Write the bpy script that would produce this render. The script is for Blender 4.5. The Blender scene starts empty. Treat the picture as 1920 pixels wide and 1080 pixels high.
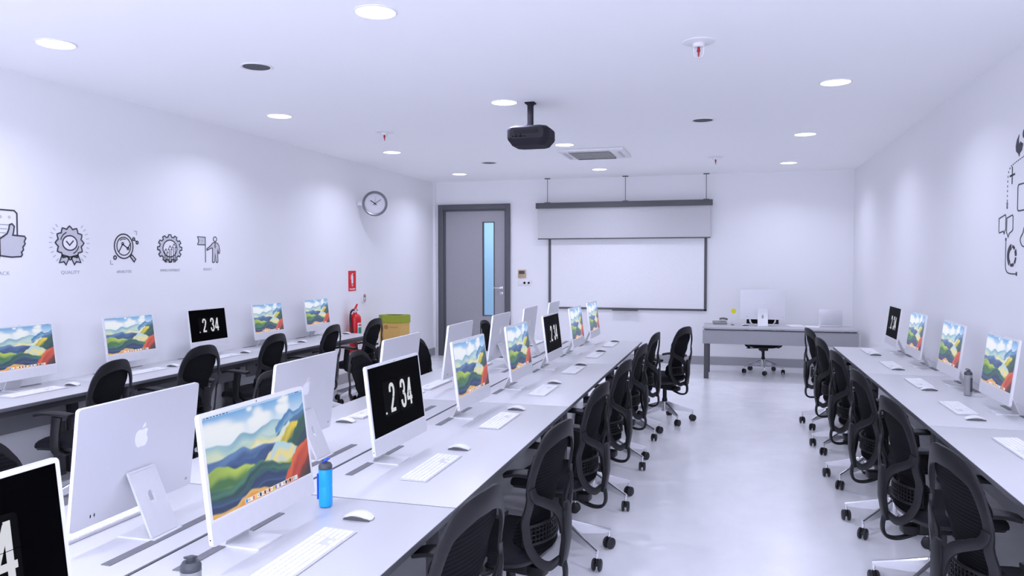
import bpy, bmesh, math, random
import numpy as np
from mathutils import Vector, Matrix
random.seed(7)
PI = math.pi
SC = bpy.context.scene
COL = SC.collection
# ------------------------------------------------------------------ camera, world, exposure
cam_d = bpy.data.cameras.new('camera'); cam = bpy.data.objects.new('camera', cam_d); COL.objects.link(cam)
SC.camera = cam
CF, CYAW, CPITCH, CROLL, CH = 1431.74, -0.2792, 0.0342, -0.0007, 1.6478
cam_d.sensor_fit = 'HORIZONTAL'; cam_d.sensor_width = 36.0; cam_d.lens = CF / 1920 * 36.0
cam_d.clip_start = .02; cam_d.clip_end = 60
_F = Vector((math.sin(CYAW) * math.cos(CPITCH), math.cos(CYAW) * math.cos(CPITCH), -math.sin(CPITCH)))
_R = Vector((math.cos(CYAW), -math.sin(CYAW), 0)); _U = _R.cross(_F)
_R2 = _R * math.cos(CROLL) + _U * math.sin(CROLL); _U2 = -_R * math.sin(CROLL) + _U * math.cos(CROLL)
cam.matrix_world = Matrix(((_R2.x, _U2.x, -_F.x, 0), (_R2.y, _U2.y, -_F.y, 0), (_R2.z, _U2.z, -_F.z, CH), (0, 0, 0, 1)))
SC.view_settings.view_transform = 'Standard'; SC.view_settings.look = 'None'
SC.view_settings.exposure = 0.08; SC.view_settings.gamma = 1.0; SC.view_settings.use_curve_mapping = False
w = bpy.data.worlds.new('world'); SC.world = w; w.use_nodes = True
bg = w.node_tree.nodes['Background']; bg.inputs[0].default_value = (.70, .74, 1, 1); bg.inputs[1].default_value = 1.0
SC.cycles.max_bounces = 12; SC.cycles.diffuse_bounces = 8; SC.cycles.glossy_bounces = 4; SC.cycles.use_denoising = True
SC.cycles.sample_clamp_indirect = 6.0
# room constants
XL, XR, YB, YF, H, D = -5.045, 1.785, 12.59, -3.2, 3.041, 0.73
TINT = (0.735, 0.757, 1.0)
LAMP_W, WIN_W = 11.0, 104.0
LX = (-4.15, -1.915, .768); LY = (-1.10, 1.414, 3.926, 6.437, 8.949, 11.461)

def area(name, loc, rot, sx, sy, watts, col=TINT, shape='RECTANGLE', spread=PI):
    l = bpy.data.lights.new(name, 'AREA'); l.energy = watts; l.color = col; l.shape = shape; l.size = sx
    if shape in ('RECTANGLE', 'ELLIPSE'): l.size_y = sy
    l.spread = spread
    o = bpy.data.objects.new(name, l); COL.objects.link(o); o.location = loc; o.rotation_euler = rot
    return o
# daylight through the two windows of the wall behind the camera
for wx in (-3.35, .15):
    area('window_daylight', (wx, YF + .06, 1.75), (PI / 2, 0, 0), 2.6, 1.7, WIN_W)

# ------------------------------------------------------------------ materials
def srgb(r, g, b):
    f = lambda c: (c / 255 / 12.92) if c / 255 <= .04045 else ((c / 255 + .055) / 1.055) ** 2.4
    return (f(r), f(g), f(b), 1)
MATS = {}
def mat(name, col, rough=.5, metal=0., spec=.5, emit=None, es=0., noise=None, bump=None, trans=0., coat=0.):
    if name in MATS: return MATS[name]
    m = bpy.data.materials.new(name); m.use_nodes = True; nt = m.node_tree; p = nt.nodes['Principled BSDF']
    if len(col) == 3: col = (*col, 1)
    p.inputs['Base Color'].default_value = col; p.inputs['Roughness'].default_value = rough
    p.inputs['Metallic'].default_value = metal; p.inputs['Specular IOR Level'].default_value = spec
    p.inputs['Transmission Weight'].default_value = trans; p.inputs['Coat Weight'].default_value = coat
    if emit: p.inputs['Emission Color'].default_value = (*emit[:3], 1); p.inputs['Emission Strength'].default_value = es
    tc = nt.nodes.new('ShaderNodeTexCoord')
    sc_, amt = noise if noise else (40., .04)
    n = nt.nodes.new('ShaderNodeTexNoise'); n.inputs['Scale'].default_value = sc_; n.inputs['Detail'].default_value = 4
    nt.links.new(tc.outputs['Object'], n.inputs['Vector'])
    mx = nt.nodes.new('ShaderNodeMix'); mx.data_type = 'RGBA'
    mx.inputs['A'].default_value = tuple(c * (1 - amt) for c in col[:3]) + (1,)
    mx.inputs['B'].default_value = tuple(min(1, c * (1 + amt)) for c in col[:3]) + (1,)
    nt.links.new(n.outputs['Fac'], mx.inputs['Factor']); nt.links.new(mx.outputs['Result'], p.inputs['Base Color'])
    if bump:
        b = nt.nodes.new('ShaderNodeBump'); b.inputs['Strength'].default_value = bump[1]; b.inputs['Distance'].default_value = .002
        n2 = nt.nodes.new('ShaderNodeTexNoise'); n2.inputs['Scale'].default_value = bump[0]; n2.inputs['Detail'].default_value = 3
        nt.links.new(tc.outputs['Object'], n2.inputs['Vector'])
        nt.links.new(n2.outputs['Fac'], b.inputs['Height']); nt.links.new(b.outputs['Normal'], p.inputs['Normal'])
    MATS[name] = m
    return m
WALL = mat('wall_paint', (.86, .86, .87), .7, spec=.25, noise=(3, .01), bump=(260, .12))
CEIL = mat("ceiling_paint", (.95, .95, .95), .8, spec=.15, noise=(2, .005))
SKIRT = mat('skirting_grey', (.36, .36, .38), .5)
ALU = mat('silver_aluminium', (.79, .79, .81), .38, metal=.55, noise=(300, .02))
ALUW = mat('pale_silver', (.70, .70, .71), .35, metal=.15)
WHITE = mat('white_plastic', (.80, .80, .80), .3, noise=(20, .01))
KEYW = mat('key_white', (.86, .86, .86), .45, noise=(20, .01))
BLACK = mat('black_glass', (.0008, .0008, .001), .5, spec=.02)
DARK = mat('chair_plastic', (.008, .008, .0095), .45, spec=.36, noise=(60, .15))
FAB = mat('chair_fabric', (.010, .010, .013), .9, spec=.2, noise=(400, .4), bump=(500, .5))
RUB = mat('caster_rubber', (.018, .018, .02), .5)
CHROME = mat('chrome', (.80, .80, .82), .22, metal=.9)
DESKT = mat('desk_laminate', (.61, .61, .62), .33, noise=(8, .01))
DESKE = mat('desk_edge', (.115, .115, .125), .5)
DESKM = mat('desk_dark_metal', (.060, .060, .066), .5)
DESKP = mat('desk_panel_grey', (.20, .20, .215), .55)
SLOT = mat('cable_slot_grey', (.165, .165, .175), .6, noise=(90, .2))
FRAMEG = mat('door_frame_grey', (.095, .097, .11), .5)
LEAF = mat('door_leaf_grey', (.33, .325, .345), .55, noise=(18, .05))
TEAP = mat('teacher_desk_grey', (.34, .34, .36), .55, noise=(120, .06))
TEAT = mat('teacher_desk_top', (.46, .46, .48), .4)
CASEG = mat('screen_case_grey', (.10, .10, .105), .5)
CLOTH = mat('screen_cloth', (.62, .62, .63), .9)
BOARD = mat('whiteboard_white', (.84, .84, .85), .28)
PROJ = mat('projector_plastic', (.026, .024, .033), .75, spec=.15)
PROJD = mat('projector_dark', (.010, .010, .014), .6)
RED = mat('extinguisher_red', srgb(205, 20, 30), .3, noise=(10, .05))
REDS = mat('sign_red', srgb(222, 22, 32), .45)
HOSE = mat('hose_black', (.02, .02, .02), .6)
CARD = mat('cardboard', srgb(206, 168, 96), .85, noise=(30, .06))
CARDL = mat('cardboard_print', srgb(150, 112, 66), .85)
GREEN = mat('bin_green', srgb(146, 158, 44), .7)
LABEL = mat('label_white', (.8, .82, .84), .5)
TEAL = mat('label_teal', srgb(40, 140, 110), .5)
BLUEB = mat('bottle_blue', srgb(20, 160, 240), .35)
BLUED = mat('bottle_strap_blue', srgb(30, 80, 225), .4)
GREYB = mat('bottle_grey', (.30, .30, .31), .35)
LIDD = mat('bottle_lid_grey', (.06, .065, .075), .4)
INK = mat('decal_ink', (.05, .05, .062), .7)
INKL = mat('decal_ink_pale', (.42, .42, .47), .7)
INKG = mat('decal_grey', (.58, .58, .62), .7)
GOLD = mat('thermostat_gold', srgb(190, 165, 130), .4, metal=.3)
LOGO = mat('logo_gloss', (.93, .93, .94), .12, metal=.1)
YEL = mat('yellow_paper', srgb(238, 232, 20), .6)
SPK = mat('speaker_grille', (.075, .08, .08), .7, noise=(400, .4))
REDG = mat('sprinkler_red', srgb(170, 40, 50), .3)
LAMPM = mat('lamp_diffuser', (.9, .9, .9), .5, emit=(1, 1, 1), es=6.0)
CORR = mat('corridor_blue', srgb(175, 208, 228), .8)
DIG = mat('clock_digits', (.02, .02, .02), .4, emit=srgb(206, 208, 214), es=.95)
DIGC = mat('clock_card', (.0035, .0035, .0038), .5, spec=.03)

def mesh_weave(name, scale):
    m = mat(name, (.010, .010, .012), .85, spec=.1)
    nt = m.node_tree; p = nt.nodes['Principled BSDF']; tc = nt.nodes.new('ShaderNodeTexCoord')
    wv = nt.nodes.new('ShaderNodeTexWave'); wv.bands_direction = 'Z'; wv.inputs['Scale'].default_value = scale
    nt.links.new(tc.outputs['Object'], wv.inputs['Vector'])
    mx = nt.nodes.new('ShaderNodeMix'); mx.data_type = 'RGBA'; mx.inputs['A'].default_value = (.003, .003, .004, 1); mx.inputs['B'].default_value = (.010, .010, .012, 1)
    nt.links.new(wv.outputs['Fac'], mx.inputs['Factor']); nt.links.new(mx.outputs['Result'], p.inputs['Base Color'])
    b = nt.nodes.new('ShaderNodeBump'); b.inputs['Strength'].default_value = .35; b.inputs['Distance'].default_value = .001
    nt.links.new(wv.outputs['Fac'], b.inputs['Height']); nt.links.new(b.outputs['Normal'], p.inputs['Normal'])
    return m
WEAVE = mesh_weave('chair_mesh', 22)

def floor_mat():
    m = mat('floor_epoxy', (.30, .30, .315), .2); nt = m.node_tree; p = nt.nodes['Principled BSDF']
    tc = nt.nodes.new('ShaderNodeTexCoord')
    mp = nt.nodes.new('ShaderNodeMapping'); mp.inputs['Scale'].default_value = (1.0, .55, 1); nt.links.new(tc.outputs['Object'], mp.inputs['Vector'])
    n1 = nt.nodes.new('ShaderNodeTexNoise'); n1.inputs['Scale'].default_value = 1.1; n1.inputs['Detail'].default_value = 7; n1.inputs['Roughness'].default_value = .62
    nt.links.new(mp.outputs['Vector'], n1.inputs['Vector'])
    cr = nt.nodes.new('ShaderNodeValToRGB'); cr.color_ramp.elements[0].position = .3; cr.color_ramp.elements[0].color = (.74, .74, .755, 1)
    cr.color_ramp.elements[1].position = .72; cr.color_ramp.elements[1].color = (.93, .93, .94, 1)
    nt.links.new(n1.outputs['Fac'], cr.inputs['Fac']); nt.links.new(cr.outputs['Color'], p.inputs['Base Color'])
    n2 = nt.nodes.new('ShaderNodeTexNoise'); n2.inputs['Scale'].default_value = 5; n2.inputs['Detail'].default_value = 5
    nt.links.new(tc.outputs['Object'], n2.inputs['Vector'])
    mr = nt.nodes.new('ShaderNodeMapRange'); mr.inputs['To Min'].default_value = .16; mr.inputs['To Max'].default_value = .30
    nt.links.new(n2.outputs['Fac'], mr.inputs['Value']); nt.links.new(mr.outputs['Result'], p.inputs['Roughness'])
    p.inputs['Specular IOR Level'].default_value = .9
    return m
FLOOR = floor_mat()

def attr_emit(name, strength):
    m = bpy.data.materials.new(name); m.use_nodes = True; nt = m.node_tree; p = nt.nodes['Principled BSDF']
    p.inputs['Base Color'].default_value = (.01, .01, .01, 1); p.inputs['Roughness'].default_value = .25
    p.inputs['Specular IOR Level'].default_value = .25
    a = nt.nodes.new('ShaderNodeVertexColor'); a.layer_name = 'Col'
    nt.links.new(a.outputs['Color'], p.inputs['Emission Color']); p.inputs['Emission Strength'].default_value = strength
    return m
PICT = attr_emit('screen_picture', .92)
def glass_mat():
    m = bpy.data.materials.new('door_glass'); m.use_nodes = True; p = m.node_tree.nodes['Principled BSDF']
    p.inputs['Base Color'].default_value = (.92, .97, 1, 1); p.inputs['Transmission Weight'].default_value = 1; p.inputs['Roughness'].default_value = .12
    p.inputs['IOR'].default_value = 1.1
    return m
GLASS = glass_mat()

# ------------------------------------------------------------------ geometry helpers
def tagp(o, label=None, cat=None, group=None, kind=None):
    if label: o['label'] = label
    if cat: o['category'] = cat
    if group: o['group'] = group
    if kind: o['kind'] = kind
    return o
def thing(name, label, cat, loc=(0, 0, 0), rz=0., group=None):
    o = bpy.data.objects.new(name, None); COL.objects.link(o); o.location = loc; o.rotation_euler = (0, 0, rz); o.empty_display_size = .1
    return tagp(o, label, cat, group)
def obj(name, bm, m, parent=None, smooth=35, label=None):
    me = bpy.data.meshes.new(name)
    bmesh.ops.recalc_face_normals(bm, faces=bm.faces[:])
    bm.to_mesh(me); bm.free()
    if smooth:
        me.shade_smooth(); me.set_sharp_from_angle(angle=math.radians(smooth))
    for x in (m if isinstance(m, (list, tuple)) else [m]): me.materials.append(x)
    o = bpy.data.objects.new(name, me); COL.objects.link(o)
    if parent: o.parent = parent
    if label: o['label'] = label
    return o
def B(): return bmesh.new()
def box(bm, c, s, bev=0., rot=None, seg=2):
    r = bmesh.ops.create_cube(bm, size=1); vs = r['verts']
    bmesh.ops.scale(bm, vec=s, verts=vs)
    if bev > 0:
        es = list({e for v in vs for e in v.link_edges})
        r2 = bmesh.ops.bevel(bm, geom=es, offset=bev, segments=seg, affect='EDGES', profile=.6)
        vs = list({v for f in r2['faces'] for v in f.verts} | {v for v in vs if v.is_valid})
    if rot is not None: bmesh.ops.transform(bm, matrix=rot.to_4x4(), verts=vs)
    bmesh.ops.translate(bm, vec=c, verts=vs)
    return vs
def bb(x0, x1, y0, y1, z0, z1, bev=0., bm=None):
    bm = bm or B(); box(bm, ((x0 + x1) / 2, (y0 + y1) / 2, (z0 + z1) / 2), (x1 - x0, y1 - y0, z1 - z0), bev); return bm
def cyl(bm, p0, p1, r0, r1=None, seg=20, cap=True):
    p0 = Vector(p0); p1 = Vector(p1); r1 = r0 if r1 is None else r1
    d = p1 - p0; q = d.to_track_quat('Z', 'Y')
    rings = []
    for p, r in ((p0, r0), (p1, r1)):
        rings.append([bm.verts.new(p + q @ Vector((r * math.cos(2 * PI * i / seg), r * math.sin(2 * PI * i / seg), 0))) for i in range(seg)])
    for i in range(seg):
        bm.faces.new((rings[0][i], rings[0][(i + 1) % seg], rings[1][(i + 1) % seg], rings[1][i]))
    if cap: bm.faces.new(rings[0][::-1]); bm.faces.new(rings[1])
def lathe(bm, prof, seg=28, loc=(0, 0, 0), rot=None):
    loc = Vector(loc); rings = []
    R = rot or Matrix.Identity(3)
    for r, z in prof:
        if r < 1e-5: rings.append([bm.verts.new(loc + R @ Vector((0, 0, z)))])
        else: rings.append([bm.verts.new(loc + R @ Vector((r * math.cos(2 * PI * i / seg), r * math.sin(2 * PI * i / seg), z))) for i in range(seg)])
    for a, b in zip(rings, rings[1:]):
        for i in range(seg):
            j = (i + 1) % seg
            if len(a) == 1 and len(b) == 1: continue
            if len(a) == 1: bm.faces.new((a[0], b[j], b[i]))
            elif len(b) == 1: bm.faces.new((a[i], a[j], b[0]))
            else: bm.faces.new((a[i], a[j], b[j], b[i]))
def catmull(pts, n=6, closed=False):
    P = [Vector(p) for p in pts]; out = []; L = len(P)
    rng = range(L if closed else L - 1)
    for i in rng:
        if closed: a, b, c, d = P[(i - 1) % L], P[i], P[(i + 1) % L], P[(i + 2) % L]
        else: a, b, c, d = P[max(i - 1, 0)], P[i], P[i + 1], P[min(i + 2, L - 1)]
        for k in range(n):
            t = k / n
            out.append(.5 * ((2 * b) + (c - a) * t + (2 * a - 5 * b + 4 * c - d) * t * t + (3 * b - a - 3 * c + d) * t ** 3))
    if not closed: out.append(P[-1])
    return out
def sweep(bm, pts, ws, ts, normals, closed=False, sec=8, e=.5):
    """rounded-rectangle section, width ws across, thickness ts along the given normals"""
    n = len(pts); rings = []
    for i, p in enumerate(pts):
        if closed: T = pts[(i + 1) % n] - pts[i - 1]
        else: T = pts[min(i + 1, n - 1)] - pts[max(i - 1, 0)]
        T.normalize(); N = Vector(normals[i]) if isinstance(normals, list) else Vector(normals)
        N = (N - T * N.dot(T)).normalized(); Bn = T.cross(N)
        a = ws[i] / 2; b = ts[i] / 2; ring = []
        for k in range(sec * 2):
            th = 2 * PI * (k + .5) / (sec * 2); c, s = math.cos(th), math.sin(th)
            ring.append(bm.verts.new(p + Bn * a * math.copysign(abs(c) ** e, c) + N * b * math.copysign(abs(s) ** e, s)))
        rings.append(ring)
    m = sec * 2
    for i in range(n if closed else n - 1):
        A, C = rings[i], rings[(i + 1) % n]
        for k in range(m): bm.faces.new((A[k], A[(k + 1) % m], C[(k + 1) % m], C[k]))
    if not closed: bm.faces.new(rings[0][::-1]); bm.faces.new(rings[-1])
def tube(bm, pts, r, n=6, closed=False, sec=5, ref=(0.12, .3, 1)):
    P = catmull(pts, n, closed) if n else [Vector(p) for p in pts]
    sweep(bm, P, [2 * r] * len(P), [2 * r] * len(P), ref, closed, sec)
def prism(bm, poly, t, fn):
    """poly: 2D outline; fn maps (u,v,depth) to space; depth 0..t"""
    a = [bm.verts.new(fn(u, v, 0)) for u, v in poly]; b = [bm.verts.new(fn(u, v, t)) for u, v in poly]
    bm.faces.new(a); bm.faces.new(b[::-1]); n = len(poly)
    for i in range(n): bm.faces.new((a[i], b[i], b[(i + 1) % n], a[(i + 1) % n]))
def rrect(w, h, r, seg=5, cx=0, cy=0):
    out = []
    for sx, sy, a0 in ((1, 1, 0), (-1, 1, 90), (-1, -1, 180), (1, -1, 270)):
        for k in range(seg + 1):
            a = math.radians(a0 + 90 * k / seg); out.append((cx + sx * (w / 2 - r) + r * math.cos(a), cy + sy * (h / 2 - r) + r * math.sin(a)))
    return out
def stroke2d(bm, pts, wd, t, fn, closed=False):
    """flat line of width wd following 2D points"""
    P = [Vector((p[0], p[1])) for p in pts]; n = len(P); L = []; R = []
    for i in range(n):
        if closed: d0 = P[i] - P[i - 1]; d1 = P[(i + 1) % n] - P[i]
        else: d0 = P[i] - P[max(i - 1, 0)]; d1 = P[min(i + 1, n - 1)] - P[i]
        if d0.length < 1e-9: d0 = d1
        if d1.length < 1e-9: d1 = d0
        d0 = d0.normalized(); d1 = d1.normalized(); m = (d0 + d1)
        m = d0 if m.length < .2 else m.normalized()
        nn = Vector((-m.y, m.x)); k = min(1.6, 1 / max(.3, nn.dot(Vector((-d0.y, d0.x)))))
        L.append(P[i] + nn * wd / 2 * k); R.append(P[i] - nn * wd / 2 * k)
    for i in range(n if closed else n - 1):
        j = (i + 1) % n; q = [L[i], L[j], R[j], R[i]]
        a = [bm.verts.new(fn(v.x, v.y, 0)) for v in q]; b = [bm.verts.new(fn(v.x, v.y, t)) for v in q]
        bm.faces.new(a); bm.faces.new(b[::-1])
        for k in range(4): bm.faces.new((a[k], b[k], b[(k + 1) % 4], a[(k + 1) % 4]))
def circ(cx, cy, r, n=24, a0=0, a1=360, ry=None):
    ry = r if ry is None else ry
    full = abs(a1 - a0) >= 360
    return [(cx + r * math.cos(math.radians(a0 + (a1 - a0) * k / (n if full else n - 1))), cy + ry * math.sin(math.radians(a0 + (a1 - a0) * k / (n if full else n - 1)))) for k in range(n)]
def kids(o): return list(CH_.get(o.name, []))
CH_ = {}
def index_children():
    CH_.clear()
    for o in bpy.data.objects:
        if o.parent: CH_.setdefault(o.parent.name, []).append(o)
def copy_tree(o, parent=None):
    c = o.copy(); COL.objects.link(c)
    if parent: c.parent = parent
    for ch in kids(o): copy_tree(ch, c)
    return c
def place(proto, first, loc, rz, label, group=None):
    if first: o = proto
    else: o = copy_tree(proto)
    o.location = loc; o.rotation_euler = (0, 0, rz); o['label'] = label
    if group: o['group'] = group
    return o
def text_bm(s, size, fn, t=.001, sx=1., align='CENTER', off=0.):
    cu = bpy.data.curves.new('lettering', 'FONT'); cu.body = s; cu.size = size; cu.align_x = align; cu.offset = off; cu.resolution_u = 3
    o = bpy.data.objects.new('lettering', cu); COL.objects.link(o)
    dg = bpy.context.evaluated_depsgraph_get(); me = bpy.data.meshes.new_from_object(o.evaluated_get(dg))
    bm = B(); bm.from_mesh(me); bpy.data.objects.remove(o); bpy.data.curves.remove(cu); bpy.data.meshes.remove(me)
    for v in bm.verts: v.co = fn(v.co.x * sx, v.co.y, 0)
    r = bmesh.ops.extrude_face_region(bm, geom=bm.faces[:])
    off3 = Vector(fn(0, 0, t)) - Vector(fn(0, 0, 0))
    bmesh.ops.translate(bm, vec=off3, verts=[g for g in r['geom'] if isinstance(g, bmesh.types.BMVert)])
    return bm
ORD = ['first', 'second', 'third', 'fourth', 'fifth', 'sixth', 'seventh', 'eighth', 'ninth']

# ------------------------------------------------------------------ room shell
def struct(name, bm, m, parent=None): o = obj(name, bm, m, parent, smooth=0); o['kind'] = 'structure'; return o
struct('floor', bb(XL - .1, XR + .1, YF - .1, YB + .1, -.1, 0), FLOOR)
struct('ceiling', bb(XL - .1, XR + .1, YF - .1, YB + .1, H, H + .1), CEIL)
struct('wall_left', bb(XL - .1, XL, YF, YB, 0, H), WALL)
struct('wall_right', bb(XR, XR + .1, YF, YB, 0, H), WALL)
DX0, DX1, DZ = -4.945, -3.637, 2.645         # outer door frame
bm = bb(XL - .1, DX0 + .02, YB, YB + .12, 0, H); bb(DX1 - .02, XR + .1, YB, YB + .12, 0, H, bm=bm); bb(DX0 + .02, DX1 - .02, YB, YB + .12, DZ - .02, H, bm=bm)
struct('wall_back', bm, WALL)
bm = bb(XL - .1, -4.65, YF - .12, YF, 0, H); bb(-2.05, -1.15, YF - .12, YF, 0, H, bm=bm); bb(1.45, XR + .1, YF - .12, YF, 0, H, bm=bm)
for a, b in ((-4.65, -2.05), (-1.15, 1.45)): bb(a, b, YF - .12, YF, 0, .9, bm=bm); bb(a, b, YF - .12, YF, 2.6, H, bm=bm)
struct('wall_front', bm, WALL)
for n, (a, b) in enumerate(((-4.65, -2.05), (-1.15, 1.45))):
    bm = B()
    for x in (a + .03, (a + b) / 2, b - .03): box(bm, (x, YF - .05, 1.75), (.06, .08, 1.7))
    for z in (.93, 2.57): box(bm, ((a + b) / 2, YF - .05, z), (b - a, .08, .06))
    struct('window_%d' % (n + 1), bm, FRAMEG)
struct('baseboard_back', bb(DX1, XR - .001, YB - .014, YB, 0, .133), SKIRT)
struct('baseboard_left', bb(XL, XL + .014, YF + .01, YB - .001, 0, .133), SKIRT)
struct('baseboard_right', bb(XR - .014, XR, YF + .01, YB - .015, 0, .133), SKIRT)
struct('trim_1', bb(XL, XL + .05, YB - .03, YB, .134, H - .001), mat('corner_trim', (.8, .8, .82), .5))
# corridor seen through the glazed slot of the door
bm = bb(-5.6, -2.9, YB + 1.6, YB + 1.7, 0, H); struct('wall_corridor', bm, CORR)
struct('floor_corridor', bb(-5.6, -2.9, YB + .12, YB + 1.6, -.1, 0), FLOOR)
struct('ceiling_corridor', bb(-5.6, -2.9, YB + .12, YB + 1.6, 2.8, 2.9), CEIL)
area('corridor_lamp', (-4.1, YB + .8, 2.78), (0, 0, 0), 1.6, .5, 20, (.85, .95, 1))

# door
door = thing('door_1', None, None, (0, YB, 0)); door['kind'] = 'structure'
bm = bb(DX0, DX0 + .10, -.05, .10, 0, DZ, .004); bb(DX1 - .075, DX1, -.05, .10, 0, DZ, .004, bm=bm); bb(DX0 + .10, DX1 - .075, -.05, .10, DZ - .09, DZ, .004, bm=bm)
bb(DX0 + .10, DX0 + .125, -.02, .10, 0, DZ - .09, .002, bm=bm); bb(DX1 - .10, DX1 - .075, -.02, .10, 0, DZ - .09, .002, bm=bm); bb(DX0 + .125, DX1 - .1, -.02, .1, DZ - .115, DZ - .09, .002, bm=bm)
obj('door_frame', bm, FRAMEG, door)
lx0, lx1, gx0, gx1, gz0, gz1 = DX0 + .127, DX1 - .102, -4.137, -3.925, .713, 2.338
bm = B()
for a, b, c, d in ((lx0, gx0, .01, 2.525), (gx1, lx1, .01, 2.525), (gx0, gx1, .01, gz0), (gx0, gx1, gz1, 2.525)): bb(a, b, 0, .045, c, d, bm=bm)
leaf = obj('door_leaf', bm, LEAF, door)
bm = B()
for a, b, c, d in ((gx0 - .004, gx0 + .012, gz0, gz1), (gx1 - .012, gx1 + .004, gz0, gz1), (gx0, gx1, gz0, gz0 + .012), (gx0, gx1, gz1 - .012, gz1)): bb(a, b, -.006, .05, c, d, bm=bm)
obj('glazing_bead', bm, DESKM, leaf)
obj('glass_pane', bb(gx0 + .012, gx1 - .012, .018, .026, gz0 + .012, gz1 - .012), GLASS, leaf)
bm = B(); cyl(bm, (-3.80, 0, 1.2), (-3.80, -.05, 1.2), .011); box(bm, (-3.855, -.05, 1.2), (.13, .016, .02), .006); box(bm, (-3.80, -.004, 1.2), (.05, .008, .05), .003)
obj('door_handle', bm, CHROME, leaf)
bm = bb(-3.825, -3.775, -.006, 0, 1.08, 1.13, .002); cyl(bm, (-3.80, -.006, 1.112), (-3.80, -.009, 1.112), .009); box(bm, (-3.80, -.0075, 1.098), (.006, .003, .02))
obj('keyhole_plate', bm, CHROME, leaf)
bm = B(); cyl(bm, (-3.80, -.0095, 1.112), (-3.80, -.0105, 1.112), .008); box(bm, (-3.80, -.010, 1.098), (.006, .002, .02))
obj('keyhole', bm, BLACK, leaf)
# notices in the corridor, seen through the glass
obj('corridor_notice', bb(-4.02, -3.97, YB + 1.59, YB + 1.6, 1.25, 1.5), mat('notice_pink', srgb(225, 120, 160), .6))
tagp(bpy.data.objects['corridor_notice'], 'pink notice on the blue corridor wall seen through the door glass', 'notice')

# ------------------------------------------------------------------ ceiling fittings
DL = B(); lathe(DL, [(.121, 0), (.121, -.004), (.113, -.008), (.108, -.004), (.108, 0)], 40)
dl = thing('downlight', 'x', 'ceiling light', (0, 0, H)); obj('trim_ring', DL, WHITE, dl)
bm = B(); lathe(bm, [(0, -.003), (.108, -.003), (.108, 0)], 40); obj('diffuser', bm, LAMPM, dl)
index_children()
rown = ['row by the left wall', 'middle row', 'row by the right wall']
first = True
for i, x in enumerate(LX):
    vis = [y for y in LY if not (y < 3.9 or (i == 2 and y < 4))]
    for y in LY:
        area('downlight_glow', (x, y, H - .012), (0, 0, 0), .2, .2, LAMP_W, shape='DISK', spread=math.radians(140))  # unseen ones towards the camera are added for their light, with no fitting
        if y in vis:
            k = vis.index(y); pos = 'nearest of the %s' % rown[i] if k == 0 else ('farthest of the %s' % rown[i] if k == len(vis) - 1 else '%s from the camera in the %s' % (ORD[k], rown[i]))
            place(dl, first, (x, y, H), 0, 'round lit ceiling downlight, %s' % pos, 'downlights'); first = False
sp = thing('ceiling_speaker', 'x', 'speaker', (0, 0, H))
bm = B(); lathe(bm, [(.118, 0), (.118, -.004), (.108, -.008), (.095, -.003), (.095, 0)], 36); obj('trim_ring', bm, WHITE, sp)
bm = B(); lathe(bm, [(0, -.004), (.095, -.004), (.095, 0)], 36); obj('grille', bm, SPK, sp)
sk = thing('fire_sprinkler', 'x', 'sprinkler', (0, 0, H))
bm = B(); lathe(bm, [(.105, 0), (.10, -.006), (.075, -.012), (.05, -.010), (.035, -.014), (.035, 0)], 32); obj('ceiling_rose', bm, WHITE, sk)
bm = B(); lathe(bm, [(.038, -.01), (.038, -.035), (.030, -.037), (.012, -.036), (.012, -.03)], 24)
for s in (-1, 1): tube(bm, [(s * .03, 0, -.036), (s * .031, 0, -.07), (s * .02, 0, -.095), (0, 0, -.102)], .003)
lathe(bm, [(0, -.098), (.016, -.100), (.016, -.103), (0, -.103)], 16)
obj('frame', bm, WHITE, sk)
bm = B(); lathe(bm, [(.006, -.035), (.010, -.05), (.012, -.062), (.006, -.066), (.005, -.09), (.003, -.096), (0, -.096)], 14); obj('glass_bulb', bm, REDG, sk)
index_children()
for k, (x, y, l) in enumerate(((-3.266, 4.783, 'nearest the camera, over the left desks'), (-.278, 7.787, 'over the aisle, towards the right wall'), (-3.28, 10.275, 'farthest, near the door'))):
    place(sp, k == 0, (x, y, H), 0, 'round dark ceiling speaker %s' % l)
for k, (x, y, l) in enumerate(((-.209, 5.023, 'largest in view, near the camera'), (-3.578, 7.531, 'over the left desks'), (-.208, 10.55, 'in front of the projection screen'))):
    place(sk, k == 0, (x, y, H), .4 * k, 'white fire sprinkler with red bulb, %s' % l)

# projector
pj = thing('projector', 'black projector hanging from the ceiling on a dark pole', 'projector', (-1.70, 6.52, H))
bm = B(); box(bm, (0, 0, -.006), (.085, .085, .012), .002); box(bm, (0, 0, -.018), (.055, .055, .014), .002); obj('ceiling_plate', bm, PROJ, pj)
bm = B(); box(bm, (0, 0, -.115), (.046, .046, .19), .003); box(bm, (0, 0, -.206), (.062, .062, .02), .002); obj('pole', bm, PROJ, pj)
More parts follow.
